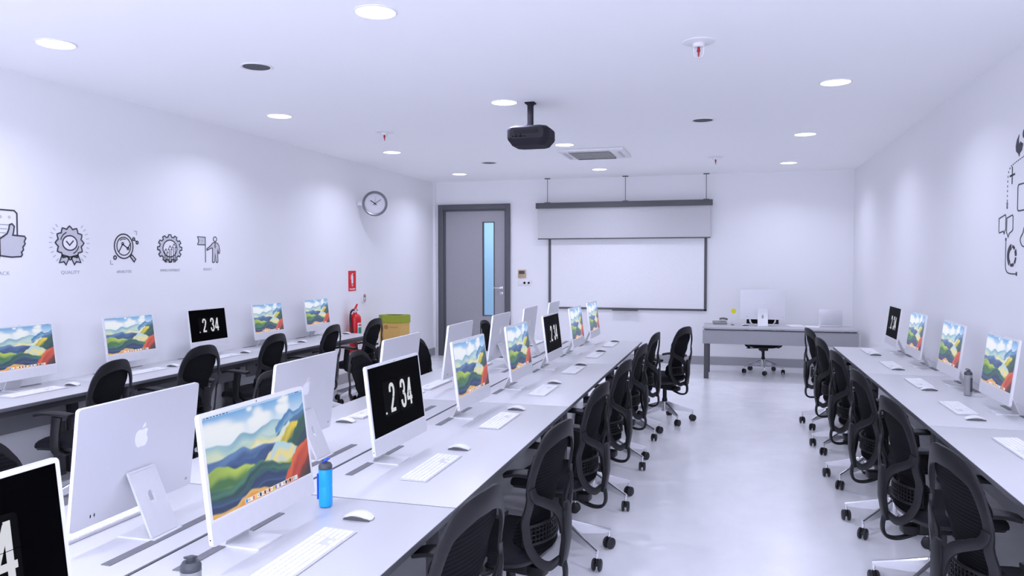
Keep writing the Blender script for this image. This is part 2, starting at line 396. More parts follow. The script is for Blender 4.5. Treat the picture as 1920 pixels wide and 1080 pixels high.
# body: stacked outline in plan, deeper towards the screen
def pj_out(k, z):
    W2, y0, y1 = .185 * k, -.14 * k, .20 * k
    c = .045
    return [(-W2 + c, y0, z), (W2 - c, y0, z), (W2, y0 + c, z), (W2, y1 - c, z), (W2 - c, y1, z), (-W2 + c, y1, z), (-W2, y1 - c, z), (-W2, y0 + c, z)]
bm = B(); rings = [[bm.verts.new(p) for p in pj_out(k, z)] for k, z in ((.86, -.216), (1, -.238), (1, -.325), (.78, -.385))]
for a, b in zip(rings, rings[1:]):
    for i in range(8): bm.faces.new((a[i], a[(i + 1) % 8], b[(i + 1) % 8], b[i]))
bm.faces.new(rings[0]); bm.faces.new(rings[-1][::-1]); bmesh.ops.bevel(bm, geom=bm.edges[:], offset=.006, segments=2, affect='EDGES')
pb = obj('body', bm, PROJ, pj)
bm = B(); prism(bm, rrect(.30, .092, .03, 5, 0, -.283), .004, lambda u, v, d: (u, -.1405 - d * .5, v)); obj('rear_panel', bm, PROJD, pb)
bm = B(); prism(bm, rrect(.22, .03, .008, 3, .0, -.272), .004, lambda u, v, d: (u, -.1425 - d, v)); obj('rear_strip', bm, PROJ, pb)
bm = B()
for x, wv in ((-.118, .012), (-.09, .02), (-.05, .035), (-.012, .012)): box(bm, (x, -.143, -.312), (wv, .004, .008))
for x in (-.09, -.05): cyl(bm, (x, -.142, -.297), (x, -.145, -.297), .005, seg=10)
obj('sockets', bm, BLACK, pb)
bm = B()
for k in range(7): box(bm, (.1815, -.04 + .022 * k, -.28), (.012, .010, .06))
obj('side_vent', bm, PROJD, pb)
bm = B(); cyl(bm, (-.06, .19, -.29), (-.06, .22, -.29), .035, .032); obj('lens', bm, BLACK, pb)

# ceiling air conditioner
ac = thing('air_conditioner', 'white square cassette air conditioner in the ceiling before the screen', 'air conditioner', (-1.68, 9.72, H))
bm = B(); box(bm, (0, 0, -.015), (.82, .82, .03), .012); pa = obj('panel', bm, WHITE, ac)
bm = B(); box(bm, (-.03, .02, -.032), (.52, .56, .006), .001); gr = obj('intake_grille', bm, mat('ac_grille', (.28, .28, .27), .6), ac)
bm = B()
for k in range(18): box(bm, (-.03, -.235 + k * .03, -.037), (.50, .006, .005))
for x in (-.2, -.03, .14): box(bm, (x, .02, -.038), (.006, .54, .006))
obj('grille_bars', bm, mat('ac_bars', (.40, .40, .38), .6), gr)
bm = B()
for s in (-1, 1):
    box(bm, (-.03, s * .345 + .01, -.032), (.50, .035, .012), .004); box(bm, (s * .345 - .01, .0, -.032), (.035, .5, .012), .004)
obj('air_flap', bm, mat('ac_flap', (.55, .55, .56), .5), ac)
bm = B()
for s in (-1, 1): box(bm, (-.03, s * .325 + .01, -.034), (.50, .008, .012))
obj('slot_shadow_gap', bm, DESKM, ac)

# ------------------------------------------------------------------ back wall fittings
SY = 12.48
ps = thing('projection_screen', 'grey cased roll-down screen, partly lowered, hung on three wires', 'projection screen', (-1.72, SY, 0))
bm = B(); box(bm, (0, 0, 2.585), (2.87, .08, .092), .006); obj('case', bm, CASEG, ps)
bm = B(); box(bm, (0, .005, 2.29), (2.80, .004, .50)); obj('cloth', bm, CLOTH, ps)
bm = B(); box(bm, (0, .005, 2.032), (2.81, .018, .018), .004); obj('bottom_bar', bm, CASEG, ps)
for x in (-1.24, .06, 1.335):
    bm = B(); cyl(bm, (x, 0, 2.63), (x, 0, H), .0045, seg=8); box(bm, (x, 0, 2.635), (.09, .05, .01)); box(bm, (x, 0, H - .006), (.09, .05, .012))
    obj('hanger_wire', bm, DESKM, ps)
wb = thing('whiteboard', 'white writing board in a dark frame on the back wall', 'whiteboard', (-1.665, YB, 0))
obj('panel', bb(-1.27, 1.27, -.018, 0, .88, 2.14), BOARD, wb)
bm = B(); box(bm, (-1.275, -.014, 1.505), (.042, .028, 1.29), .003); box(bm, (1.275, -.014, 1.505), (.042, .028, 1.29), .003)
box(bm, (0, -.014, .875), (2.59, .028, .032), .003); box(bm, (0, -.014, 2.135), (2.59, .028, .032), .003); obj('frame', bm, CASEG, wb)
bm = B(); box(bm, (.0, -.05, .855), (.42, .07, .022), .004); obj('pen_tray', bm, CASEG, wb)
th = thing('thermostat', 'gold framed thermostat on the wall beside the door', 'thermostat', (-3.43, YB, 1.443))
bm = B(); box(bm, (0, -.01, 0), (.135, .02, .135), .006); obj('plate', bm, GOLD, th)
bm = B(); box(bm, (0, -.021, .025), (.10, .004, .055), .001); obj('display', bm, DESKM, th)
bm = B()
for k in range(4): box(bm, (-.036 + .024 * k, -.022, -.04), (.014, .006, .01), .002)
obj('button_row', bm, GOLD, th)
so = thing('wall_socket', 'white triple wall socket plate below the gold thermostat', 'socket', (-3.385, YB, 1.29))
bm = B(); box(bm, (0, -.005, 0), (.235, .01, .083), .003); obj('plate', bm, WHITE, so)
for k, x in enumerate((-.075, 0, .075)):
    bm = B()
    if k == 0: box(bm, (x, -.012, 0), (.05, .008, .05), .002)
    else: lathe(bm, [(.026, 0), (.026, .004), (.019, .004), (.019, .001), (0, .001)], 20, (x, -.009, 0), Matrix.Rotation(PI / 2, 3, 'X'))
    obj('rocker_switch' if k == 0 else 'outlet', bm, WHITE if k == 0 else mat('socket_grey', (.7, .7, .72), .4), so)

# ------------------------------------------------------------------ left wall fittings
ck = thing('wall_clock', 'round silver clock on a side bracket of the left wall, showing ten past ten', 'clock', (-4.80, 9.78, 2.463), math.radians(26))
RX = Matrix.Rotation(PI / 2, 3, 'X')
bm = B(); lathe(bm, [(0, -.035), (.15, -.035), (.172, -.02), (.176, .02), (.174, .045), (.160, .052), (.144, .046), (.140, .03)], 48, (0, 0, 0), RX); obj('case', bm, mat('clock_case', (.22, .22, .24), .3, metal=.7), ck)
bm = B(); lathe(bm, [(0, .030), (.150, .030), (.150, .028), (0, .028)], 48, (0, 0, 0), RX); face = obj('dial', bm, mat('clock_dial', (.58, .58, .61), .5), ck)
bm = B()
for k in range(60):
    a = 2 * PI * k / 60; r1 = .142; r0 = .132 if k % 5 else .124
    stroke2d(bm, [(r0 * math.sin(a), r0 * math.cos(a)), (r1 * math.sin(a), r1 * math.cos(a))], .0035 if k % 5 else .006, .001, lambda u, v, d: (u, -.0305 - d, v))
obj('minute_marks', bm, INKG, face)
bm = B()
for k in range(1, 13):
    a = 2 * PI * k / 12
    tb = text_bm(str(k), .03, lambda u, v, d, a=a: Vector((u + .105 * math.sin(a), -.0305 - d, v - .01 + .105 * math.cos(a))))
    me = bpy.data.meshes.new('t'); tb.to_mesh(me); tb.free(); bm.from_mesh(me); bpy.data.meshes.remove(me)
obj('numerals', bm, INKG, face, smooth=0)
for nm, ang, ln, wd in (('hour_hand', -55, .075, .010), ('minute_hand', 56, .105, .006), ('second_hand', 8, .10, .002)):
    a = math.radians(ang); bm = B(); stroke2d(bm, [(-.03 * math.sin(a), -.03 * math.cos(a)), (ln * math.sin(a), ln * math.cos(a))], wd, .002, lambda u, v, d, o_=(.034 if nm[0] == 'h' else .036): (u, -o_ - d, v)); obj(nm, bm, BLACK, ck)
bm = B(); box(bm, (-.168, .005, .0), (.03, .05, .075), .004); box(bm, (-.21, .03, 0), (.07, .03, .05), .003, Matrix.Rotation(-.5, 3, 'Z')); obj('bracket', bm, ALU, ck)

fL = lambda y0, z0: (lambda u, v, d: Vector((XL + .001 + d, y0 + u, z0 + v)))
fs = thing('fire_extinguisher_sign', 'red sign with white extinguisher symbol on the left wall', 'sign', (0, 0, 0))
F = fL(9.555, 1.386)
bm = B(); prism(bm, rrect(.215, .28, .006, 3), .004, F); obj('plate', bm, REDS, fs)
F2 = lambda u, v, d: F(u, v, .004 + d)
bm = B(); prism(bm, rrect(.05, .115, .012, 4, 0, .02), .001, F2); prism(bm, [(-.006, .078), (.006, .078), (.008, .088), (.03, .10), (.03, .106), (0, .10), (-.012, .106), (-.012, .098)], .001, F2)
stroke2d(bm, [(-.012, .088), (-.036, .07), (-.042, .035), (-.036, .02)], .009, .001, F2)
prism(bm, [(-.022, -.052), (.022, -.052), (.022, -.062), (.006, -.062), (0, -.084), (-.006, -.062), (-.022, -.062)], .001, F2)
obj('pictogram', bm, LABEL, fs, smooth=0)
tb = text_bm('EXTINGUISHER', .030, lambda u, v, d: F2(u, v - .125, d), sx=.80, off=.0006); obj('lettering', tb, LABEL, fs, smooth=0)
al = thing('alarm_button', 'small white call button plate with red outline above the extinguisher', 'alarm button', (XL, 9.88, 1.136))
bm = B(); box(bm, (.012, 0, 0), (.024, .10, .12), .006); obj('housing', bm, WHITE, al)
bm = B(); stroke2d(bm, rrect(.06, .095, .018, 4), .007, .002, lambda u, v, d: (.025 + d, u, v), True); obj('outline', bm, REDG, al)
bm = B(); prism(bm, circ(0, .022, .014, 14), .003, lambda u, v, d: (.025 + d, u, v)); prism(bm, circ(0, -.028, .006, 10), .003, lambda u, v, d: (.025 + d, u, v)); obj('indicator', bm, mat('alarm_dark', (.12, .02, .03), .4), al)

ex = thing('fire_extinguisher', 'red fire extinguisher with black hose hung on the left wall', 'fire extinguisher', (-4.93, 9.42, .40))
bm = B(); lathe(bm, [(0, 0), (.07, 0), (.08, .012), (.08, .47), (.076, .50), (.055, .53), (.03, .543), (.028, .56), (0, .56)], 32); obj('cylinder', bm, RED, ex)
bm = B(); lathe(bm, [(.024, .555), (.024, .585), (.015, .59), (.015, .60), (0, .60)], 20); box(bm, (0, .0, .595), (.03, .06, .02), .003); obj('valve', bm, CHROME, ex)
bm = B()
prism(bm, [(-.012, .555), (.05, .565), (.075, .555), (.07, .57), (.03, .59), (.075, .645), (.062, .65), (.0, .595), (-.014, .59)], .022, lambda u, v, d: (-.011 + d, u - .01, v + .022)); obj('lever', bm, RED, ex)
bm = B(); tube(bm, [(.0, -.02, .595), (-.01, -.06, .592), (-.02, -.095, .54), (-.012, -.102, .40), (.012, -.098, .27), (.05, -.082, .13), (.07, -.064, .04)], .012); obj('hose', bm, HOSE, ex)
def on_cyl(R, a0, z0): return lambda u, v, d: Vector(((R + d) * math.cos(a0 + u / R), (R + d) * math.sin(a0 + u / R), z0 + v))
def cyl_patch(bm, R, a0, w, z0, z1, t=.001, n=8):
    vs = [[bm.verts.new(on_cyl(R + t, a0, 0)(-w / 2 + w * i / n, z, 0)) for i in range(n + 1)] for z in (z0, z1)]
    for i in range(n): bm.faces.new((vs[0][i], vs[0][i + 1], vs[1][i + 1], vs[1][i]))
bm = B(); cyl_patch(bm, .08, -.05, .10, .06, .42); lb = obj('paper_label', bm, LABEL, ex)
bm = B(); cyl_patch(bm, .0806, -.05, .085, .245, .36); obj('green_panel', bm, TEAL, lb)
bm = B()
for k in range(6): cyl_patch(bm, .0806, -.05, .075, .08 + .025 * k, .088 + .025 * k)
cyl_patch(bm, .0806, -.05, .08, .375, .405); obj('print_lines', bm, mat('label_print', srgb(215, 110, 110), .6), lb)

# recycling bin: six-sided cardboard
bn = thing('recycling_bin', 'six-sided cardboard recycling bin with green rim by the left wall', 'bin', (-4.66, 10.12, 0), math.radians(8))
hexp = [(.235, -.02), (.13, -.165), (-.13, -.165), (-.235, -.02), (-.16, .15), (.16, .15)]
def hexw(k): return [(x * k, y * k) for x, y in hexp]
bm = B(); prism(bm, hexw(.94), .84, lambda u, v, d: (u, v, d)); body = obj('body', bm, CARD, bn)
bm = B()
o_, i_ = hexw(1.0), hexw(.55)
i_ = circ(0, 0, .125, 24)
import itertools
oo = [bm.verts.new((x, y, .78)) for x, y in o_]; ot = [bm.verts.new((x, y, .885)) for x, y in o_]
for k in range(6): bm.faces.new((oo[k], oo[(k + 1) % 6], ot[(k + 1) % 6], ot[k]))
ob = [bm.verts.new((x * .9, y * .9, .78)) for x, y in o_]
for k in range(6): bm.faces.new((oo[k], oo[(k + 1) % 6], ob[(k + 1) % 6], ob[k]))
it = [bm.verts.new((x, y * .8, .885)) for x, y in i_]; ib = [bm.verts.new((x, y * .8, .842)) for x, y in i_]
eo = [bm.edges.new((ot[k], ot[(k + 1) % 6])) if bm.edges.get((ot[k], ot[(k + 1) % 6])) is None else bm.edges.get((ot[k], ot[(k + 1) % 6])) for k in range(6)]
ei = [bm.edges.new((it[k], it[(k + 1) % 24])) for k in range(24)]
bmesh.ops.triangle_fill(bm, edges=eo + ei, use_beauty=True)
for k in range(24): bm.faces.new((it[k], it[(k + 1) % 24], ib[(k + 1) % 24], ib[k]))
obj('rim', bm, GREEN, bn)
bm = B(); prism(bm, [(x * .95, y * .78) for x, y in i_], .002, lambda u, v, d: (u, v, .879 + d)); obj('opening', bm, mat('bin_inside', (.02, .02, .01), .9), bn)
FF = lambda u, v, d: Vector((u, -.165 * .94 - .001 - d, v))
bm = B(); stroke2d(bm, circ(-.085, .72, .024, 20), .011, .001, FF, True); prism(bm, circ(-.085, .72, .011, 12), .001, FF); obj('roundel', bm, CARDL, body)
tb = text_bm('business', .040, lambda u, v, d: FF(u + .03, v + .708, d), sx=.9); obj('print', tb, mat('bin_print', srgb(176, 140, 84), .8), body, smooth=0)
# side print, upright lettering on the right-hand face
def side_f(u, v, d):
    p0 = Vector((.13 * .94, -.165 * .94, 0)); p1 = Vector((.235 * .94, -.02 * .94, 0)); t = (p1 - p0).normalized(); n = Vector((t.y, -t.x, 0))
    return p0 + t * (.085 - v) + n * (.0015 + d) + Vector((0, 0, .52 + u))
tb = text_bm('RECYCLE', .05, side_f, sx=.9); obj('side_print', tb, mat('bin_side_print', srgb(150, 150, 70), .8), body, smooth=0)

# ------------------------------------------------------------------ wall decals
def decal(name, label, cat, lines, fills, cap=None, F=None, pale=None, disc=None):
    t = thing(name, label, cat)
    if disc:
        bm = B(); prism(bm, disc, .0013, F); obj('white_disc', bm, WALL, t, smooth=0)
    if fills:
        bm = B()
        for f in fills: prism(bm, f, .0008, lambda u, v, d: F(u, v, d))
        obj('grey_fill', bm, INKG, t, smooth=0)
    if pale:
        bm = B()
        for pts, wd, cl in pale: stroke2d(bm, pts, wd, .0014, F, cl)
        obj('pale_lines', bm, INKL, t, smooth=0)
    bm = B()
    for pts, wd, cl in lines: stroke2d(bm, pts, wd, .0018, F, cl)
    obj('outline', bm, INK, t, smooth=0)
    if cap:
        s, uc, vc, sz = cap
        tb = text_bm(s, sz, lambda u, v, d: F(u + uc, v + vc, d), sx=1.15, t=.001); obj('caption', tb, INKL, t, smooth=0)
    return t
LW = .011
# award rosette (centre y 4.865, z 1.80)
F = fL(4.865, 1.80)
star = []
for k in range(48):
    a = 2 * PI * k / 48; r = .122 + .012 * math.cos(12 * a); star.append((r * 1.02 * math.sin(a), r * math.cos(a)))
tails = [[(-.075, -.095), (-.102, -.155), (-.058, -.148), (-.04, -.172), (-.005, -.11)], [(.075, -.095), (.102, -.155), (.058, -.148), (.04, -.172), (.005, -.11)]]
rays = []
for s in (-1, 1):
    for k in range(9):
        a = math.radians(-48 + 12 * k); r0 = .165; rays.append(([(s * r0 * math.cos(a), .0 + r0 * math.sin(a)), (s * (r0 + .028) * math.cos(a), (r0 + .028) * math.sin(a))], .005, False))
inner = circ(0, 0, .069, 28, ry=.058)
ring = B()
decal('quality_decal', 'wall drawing of an award rosette above the word QUALITY', 'wall decal',
      [(star, LW, True), (inner, LW, True), (circ(0, 0, .088, 10, 110, 165), LW * .8, False), (circ(0, 0, .088, 10, -70, -15), LW * .8, False), ([(-.035, .015), (-.003, -.018), (.035, .02)], LW, False)] + [(t_, LW, True) for t_ in tails],
      [star] + tails,
      ('QUALITY', 0, -.245, .038), F=F, pale=rays, disc=inner)
# feedback card with thumb (partly outside the picture)
F = fL(4.29, 1.77)
hand = [(-.03, .045), (.03, .085), (.045, .12), (.05, .15), (.07, .158), (.088, .14), (.082, .10), (.075, .075), (.17, .07), (.182, .055), (.172, .04), (.168, .03), (.175, .015), (.165, .0), (.155, -.01), (.16, -.03), (.15, -.042), (.142, -.05), (.15, -.065), (.14, -.08), (.06, -.085), (-.03, -.075)]
cuff = [(-.075, .06), (-.035, .06), (-.035, -.09), (-.075, -.09)]
stars = [circ(-.09 - .07 * k + .14, .205, .013, 6) for k in range(5)]
decal('feedback_decal', 'wall drawing of a rating card and thumbs up hand, FEEDBACK', 'wall decal',
      [(hand, LW, True), (cuff, LW, True), ([(-.075, .045), (-.42, .05), (-.42, .26), (.09, .255), (.112, .235), (.112, .075)], LW, False)],
      [hand, cuff] + stars, ('FEEDBACK', -.06, -.215, .038), F=F,
      pale=[([(-.38, z), (x1, z)], .006, False) for z, x1 in ((.15, .07), (.12, .03), (.09, .02), (.06, .01))])
# analysis: magnifier with graph
F = fL(5.425, 1.785)
rr = circ(0, 0, .098, 32)
decal('analysis_decal', 'wall drawing of a magnifying glass over a line graph, ANALYSIS', 'wall decal',
      [(circ(0, 0, .105, 32), LW, True), (circ(0, 0, .078, 28), LW * .8, True), ([(-.058, -.05), (-.012, .018), (.045, -.018), (.08, .03)], LW * .8, False), (circ(-.012, .022, .011, 10), LW * .7, True), (circ(.047, -.02, .011, 10), LW * .7, True),
       ([(.072, -.09), (.115, -.135), (.135, -.112), (.09, -.072)], LW, True), (circ(-.10, -.098, .015, 10), LW, True), (circ(.115, .065, .012, 10), LW, True), (circ(.155, .035, .012, 10), LW, True), ([(.125, .058), (.145, .042)], LW * .7, False), ([(.095, .05), (.104, .06)], LW * .7, False), (circ(0, 0, .063, 10, 70, 130), LW * .6, False)],
      [[(.072, -.09), (.115, -.135), (.135, -.112), (.09, -.072)]], ('ANALYSIS', 0, -.23, .034), F=F,
      pale=[([(-.15, -.12), (-.15, -.155), (-.12, -.155)], .006, False), ([(.15, .10), (.15, .135), (.12, .135)], .006, False)])
# improvement: cogwheel with arrows
F = fL(5.99, 1.775)
cog = []
for k in range(12):
    a = 2 * PI * k / 12
    for da, r in ((-.16, .108), (-.10, .128), (.10, .128), (.16, .108)): cog.append((r * 1.28 * .98 * math.sin(a + da), r * math.cos(a + da)))
arr = []
for x, zt in ((-.055, -.01), (.0, .02), (.055, .04)):
    arr.append([(x - .012, -.125), (x - .012, zt - .03), (x - .026, zt - .03), (x, zt + .005), (x + .026, zt - .03), (x + .012, zt - .03), (x + .012, -.125)])
ci = circ(0, .0, .092, 30, ry=.078)
half = [p for p in circ(0, 0, .094, 16, 270, 90 + 0, ry=.08)]
decal('improvement_decal', 'wall drawing of a cogwheel with three rising arrows, IMPROVEMENT', 'wall decal',
      [(cog, LW, True), (ci, LW, True)] + [(a_, LW * .8, True) for a_ in arr],
      [cog],
      ('IMPROVEMENT', 0, -.215, .034), F=F, disc=ci)
# result: figure with flag
F = fL(6.54, 1.77)
suit = [(.035, .045), (.06, .068), (.085, .075), (.115, .075), (.14, .068), (.16, .045), (.175, -.01), (.165, -.035), (.152, -.03), (.145, .01), (.14, -.02), (.142, -.12), (.125, -.128), (.112, -.12), (.10, -.04), (.088, -.12), (.07, -.128), (.055, -.12), (.06, -.02), (.058, .02), (.04, .02), (-.025, -.005), (-.028, .01)]
decal('result_decal', 'wall drawing of a suited figure holding a flag, RESULT', 'wall decal',
      [(suit, LW * .8, True), (circ(.10, .11, .026, 16, ry=.024), LW * .8, True), ([(-.05, .125), (-.05, -.125)], LW * .8, False), ([(-.05, .125), (-.165, .128), (-.145, .09), (-.165, .05), (-.05, .05)], LW * .8, True), ([(.10, .075), (.092, .04), (.10, .02), (.108, .04)], LW * .7, True)],
      [suit, [(-.05, .125), (-.165, .128), (-.145, .09), (-.165, .05), (-.05, .05)]], ('RESULT', -.02, -.205, .034), F=F, pale=[([(-.115, .10), (-.10, .08), (-.08, .10)], .006, False)])

# right wall mural (left part of it is in the picture); here u runs towards the camera
FR = lambda u, v, d: Vector((XR - .001 - d, 5.875 - u, v))
t = thing('network_decal', 'black line drawing of icons and dashed lines on the right wall', 'wall decal')
bm = B()
dash = catmull([(0, 2.05, 0), (0, 2.16, 0), (.01, 2.235, 0), (.05, 2.275, 0), (.11, 2.29, 0), (.24, 2.31, 0), (.4, 2.33, 0)], 6)
L_ = [0]
for a, b in zip(dash, dash[1:]): L_.append(L_[-1] + (b - a).length)
s = 0.
while s < L_[-1] - .02:
    seg = [p for p, l in zip(dash, L_) if s <= l <= s + .016]
    def at(sv):
        for i in range(len(L_) - 1):
            if L_[i] <= sv <= L_[i + 1]: return dash[i].lerp(dash[i + 1], (sv - L_[i]) / max(1e-6, L_[i + 1] - L_[i]))
        return dash[-1]
    p, q = at(s), at(s + .014); stroke2d(bm, [(p.x, p.y), (q.x, q.y)], .007, .0015, FR); s += .032
stroke2d(bm, circ(0, 2.035, .010, 10), .005, .0015, FR, True); stroke2d(bm, circ(0, 2.012, .008, 10), .005, .0015, FR, True)
obj('dashed_line', bm, INK, t, smooth=0)
bm = B(); stroke2d(bm, [(.085, 2.16), (.085, 2.275)], .012, .0018, FR); stroke2d(bm, [(.04, 2.215), (.135, 2.222)], .012, .0018, FR); obj('plus_sign', bm, INK, t, smooth=0)
bm = B(); prism(bm, [(.20, 2.47), (.16, 2.44), (.14, 2.40), (.15, 2.365), (.19, 2.345), (.205, 2.325), (.215, 2.345), (.25, 2.36), (.27, 2.40), (.22, 2.42), (.2, 2.40), (.19, 2.43)], .0018, FR); prism(bm, circ(.29, 2.46, .03, 16), .0018, FR); obj('flame_icon', bm, INK, t, smooth=0)
bm = B()
stroke2d(bm, [(-.155, 1.945), (-.03, 1.965), (-.02, 1.955), (-.02, 1.865), (-.035, 1.855), (-.05, 1.835), (-.065, 1.855), (-.145, 1.845), (-.155, 1.855)], .007, .0018, FR, True)
stroke2d(bm, [(-.0, 1.94), (.105, 1.955), (.118, 1.945), (.118, 1.86), (.105, 1.85), (.05, 1.835), (.03, 1.81), (.015, 1.83), (.0, 1.84)], .007, .0018, FR, True)
obj('speech_bubbles', bm, INK, t, smooth=0)
bm = B(); stroke2d(bm, [(-.01, 1.785), (-.012, 1.65)] + [(p.x, p.y) for p in catmull([(-.012, 1.64, 0), (-.005, 1.60, 0), (.03, 1.575, 0), (.10, 1.567, 0), (.19, 1.567, 0)], 5)], .007, .0018, FR); stroke2d(bm, circ(-.01, 1.797, .009, 10), .005, .0018, FR, True); stroke2d(bm, [(.195, 1.555), (.195, 1.58)], .006, .0018, FR); stroke2d(bm, [(.208, 1.555), (.208, 1.58)], .006, .0018, FR); obj('solid_line', bm, INK, t, smooth=0)
bm = B()
for a0, a1, wd in ((100, 235, .036), (248, 300, .02), (312, 350, .02), (0, 35, .03), (48, 85, .02)): stroke2d(bm, circ(.11, 1.685, .072, 12, a0, a1, ry=.062), wd, .0018, FR)
obj('arrow_ring', bm, INK, t, smooth=0)
bm = B(); stroke2d(bm, rrect(.30, .17, .02, 4, .345, 2.06), .008, .0018, FR, True); stroke2d(bm, [(p.x, p.y) for p in catmull([(.40, 1.75, 0), (.30, 1.745, 0), (.255, 1.79, 0), (.30, 1.83, 0), (.33, 1.87, 0), (.42, 1.88, 0), (.48, 1.83, 0), (.5, 1.77, 0)], 5, True)], .007, .0018, FR, True); obj('cloud_icon', bm, INK, t, smooth=0)

# ------------------------------------------------------------------ the screens' pictures
def lerp3(a, b, t): return a[None, :] * (1 - t[:, None]) + b[None, :] * t[:, None]
def C3(r, g, b): return np.array(srgb(r, g, b)[:3])
def ridge(u, pts):
    xs = np.array([p[0] for p in pts]); ys = np.array([p[1] for p in pts])
    i = np.clip(np.searchsorted(xs, u) - 1, 0, len(xs) - 2); t = np.clip((u - xs[i]) / (xs[i + 1] - xs[i]), 0, 1); t = t * t * (3 - 2 * t)
    r = ys[i] * (1 - t) + ys[i + 1] * t
    return np.where((u < xs[0]) | (u > xs[-1]), -1., r)
def paint(u, v):
    col = lerp3(C3(214, 230, 248), C3(84, 156, 222), np.clip((v - .72) / .28, 0, 1))
    def over(mask, c): col[:] = col * (1 - mask[:, None]) + c * mask[:, None]
    def blob(cx, cy, rx, ry): return np.exp(-(((u - cx) / rx) ** 2 + (np.where(v > cy, (v - cy) / ry, (v - cy) / (ry * 2.2))) ** 2) ** 2)
    for cx, cy, rx, ry in ((.03, .86, .11, .08), (.16, .84, .11, .09), (.28, .80, .10, .06), (.5, .87, .055, .09), (.56, .84, .08, .05), (.44, .82, .06, .05), (.73, .88, .05, .04), (.78, .87, .06, .04), (.8, .97, .04, .04), (.76, .955, .05, .02), (.42, .965, .03, .015)):
        over(np.clip(blob(cx, cy, rx, ry) * .95, 0, 1), C3(240, 242, 248))
    over(np.clip(1 - np.abs(v - .70) / .12, 0, 1) * .42, C3(232, 238, 250))
    def layer(pts, ctop, cbot, depth, wave=None, umin=None, soft=.016):
        r = ridge(u, pts); d = r - v; m = np.clip(d / soft, 0, 1)
        t = np.clip(d / depth, 0, 1)
        if wave: t = np.clip(t + wave[0] * np.sin((d * wave[1] + u * wave[2]) * 2 * PI), 0, 1)
        over(m, lerp3(ctop, cbot, t))
    layer([(-.01, .71), (.08, .705), (.2, .665), (.33, .745), (.43, .70), (.55, .745), (.64, .775), (.75, .745), (1.01, .72)], C3(126, 170, 198), C3(205, 226, 222), .17, (.15, 5, 1.5))
    layer([(.66, .68), (.72, .74), (.79, .80), (.83, .835), (.88, .79), (.93, .80), (1.01, .86)], C3(62, 122, 186), C3(140, 178, 206), .2, (.2, 7, 2))
    layer([(-.01, .66), (.08, .67), (.18, .60), (.3, .63), (.42, .62), (.5, .66), (.6, .61), (.74, .62)], C3(170, 200, 200), C3(222, 226, 190), .16, (.2, 6, -2))
    layer([(.62, .55), (.70, .62), (.8, .70), (.9, .74), (1.01, .78)], C3(70, 112, 160), C3(40, 80, 120), .25, (.2, 5, 1))
    layer([(.36, .53), (.42, .58), (.46, .62), (.52, .585), (.60, .565), (.70, .58)], C3(232, 216, 120), C3(226, 232, 232), .08)
    layer([(.42, .54), (.5, .55), (.58, .53), (.66, .56), (.76, .66), (.82, .70)], C3(205, 222, 228), C3(236, 228, 160), .12, (.3, 9, 3))
    layer([(-.01, .56), (.1, .55), (.22, .575), (.32, .60), (.40, .545), (.52, .55), (.62, .52), (.70, .5)], C3(86, 124, 178), C3(44, 70, 128), .16, (.25, 7, 2))
    layer([(-.01, .47), (.12, .46), (.2, .50), (.3, .47), (.42, .44), (.5, .50), (.58, .525), (.66, .50), (.7, .46), (.74, .3)], C3(52, 84, 146), C3(26, 44, 98), .14, (.2, 8, -2))
    layer([(.52, .30), (.60, .40), (.68, .48), (.76, .50), (.86, .46), (.93, .38)], C3(190, 216, 226), C3(240, 216, 120), .22, (.45, 7, 3))
    layer([(.58, .34), (.66, .37), (.74, .35), (.82, .40), (.9, .34)], C3(222, 208, 110), C3(196, 198, 52), .12, (.3, 8, 1))
    layer([(.62, .37), (.68, .50), (.73, .56), (.79, .64), (.84, .68), (.90, .67), (.96, .6)], C3(226, 202, 60), C3(90, 92, 34), .26, (.22, 6, 4))
    layer([(.66, .34), (.74, .46), (.82, .50), (.88, .60), (.94, .69), (1.01, .74)], C3(38, 96, 70), C3(24, 50, 70), .22, (.25, 5, 1))
    layer([(.80, .24), (.86, .40), (.93, .46), (1.01, .5)], C3(26, 56, 80), C3(20, 40, 66), .2)
    layer([(-.01, .46), (.08, .49), (.15, .465), (.24, .405), (.32, .415), (.40, .38), (.47, .3)], C3(176, 200, 74), C3(56, 108, 56), .17, (.18, 6, 2))
    layer([(.54, .31), (.64, .285), (.74, .27), (.84, .32)], C3(200, 200, 56), C3(120, 150, 50), .1)
    layer([(-.01, .28), (.08, .26), (.18, .235), (.28, .27), (.38, .355), (.48, .39), (.57, .35), (.68, .27), (.78, .235), (.86, .22)], C3(64, 120, 100), C3(20, 58, 72), .11, (.35, 10, 1.5))
    layer([(-.01, .20), (.1, .15), (.22, .135), (.32, .175), (.42, .26), (.52, .28), (.64, .21), (.76, .17), (.9, .1)], C3(36, 84, 96), C3(20, 40, 98), .07, (.3, 12, 1))
    layer([(-.01, .135), (.1, .11), (.22, .10), (.34, .10), (.5, .16), (.7, .1), (.9, .02)], C3(60, 96, 170), C3(18, 34, 86), .035)
    top = ridge(u, [(.50, .36), (.58, .44), (.66, .52), (.72, .50), (.80, .45), (.88, .38)]); lo = ridge(u, [(.50, .35), (.58, .33), (.66, .27), (.74, .245), (.82, .27), (.88, .36)])
    m = np.clip((top - v) / .02, 0, 1) * np.clip((v - lo) / .02, 0, 1) * (top > 0)
    sw = .5 + .5 * np.sin(2 * PI * ((v - .3) * 5.5 - (u - .7) * 3 + .35 * np.sin(u * 26)))
    over(m, lerp3(C3(178, 210, 226), C3(240, 216, 118), np.clip(sw * .7 + (.42 - v) * 2.5, 0, 1)))
    layer([(.68, .04), (.76, .17), (.83, .31), (.88, .37), (.94, .395), (1.01, .43)], C3(222, 92, 40), C3(176, 44, 24), .2, (.25, 5, 3))
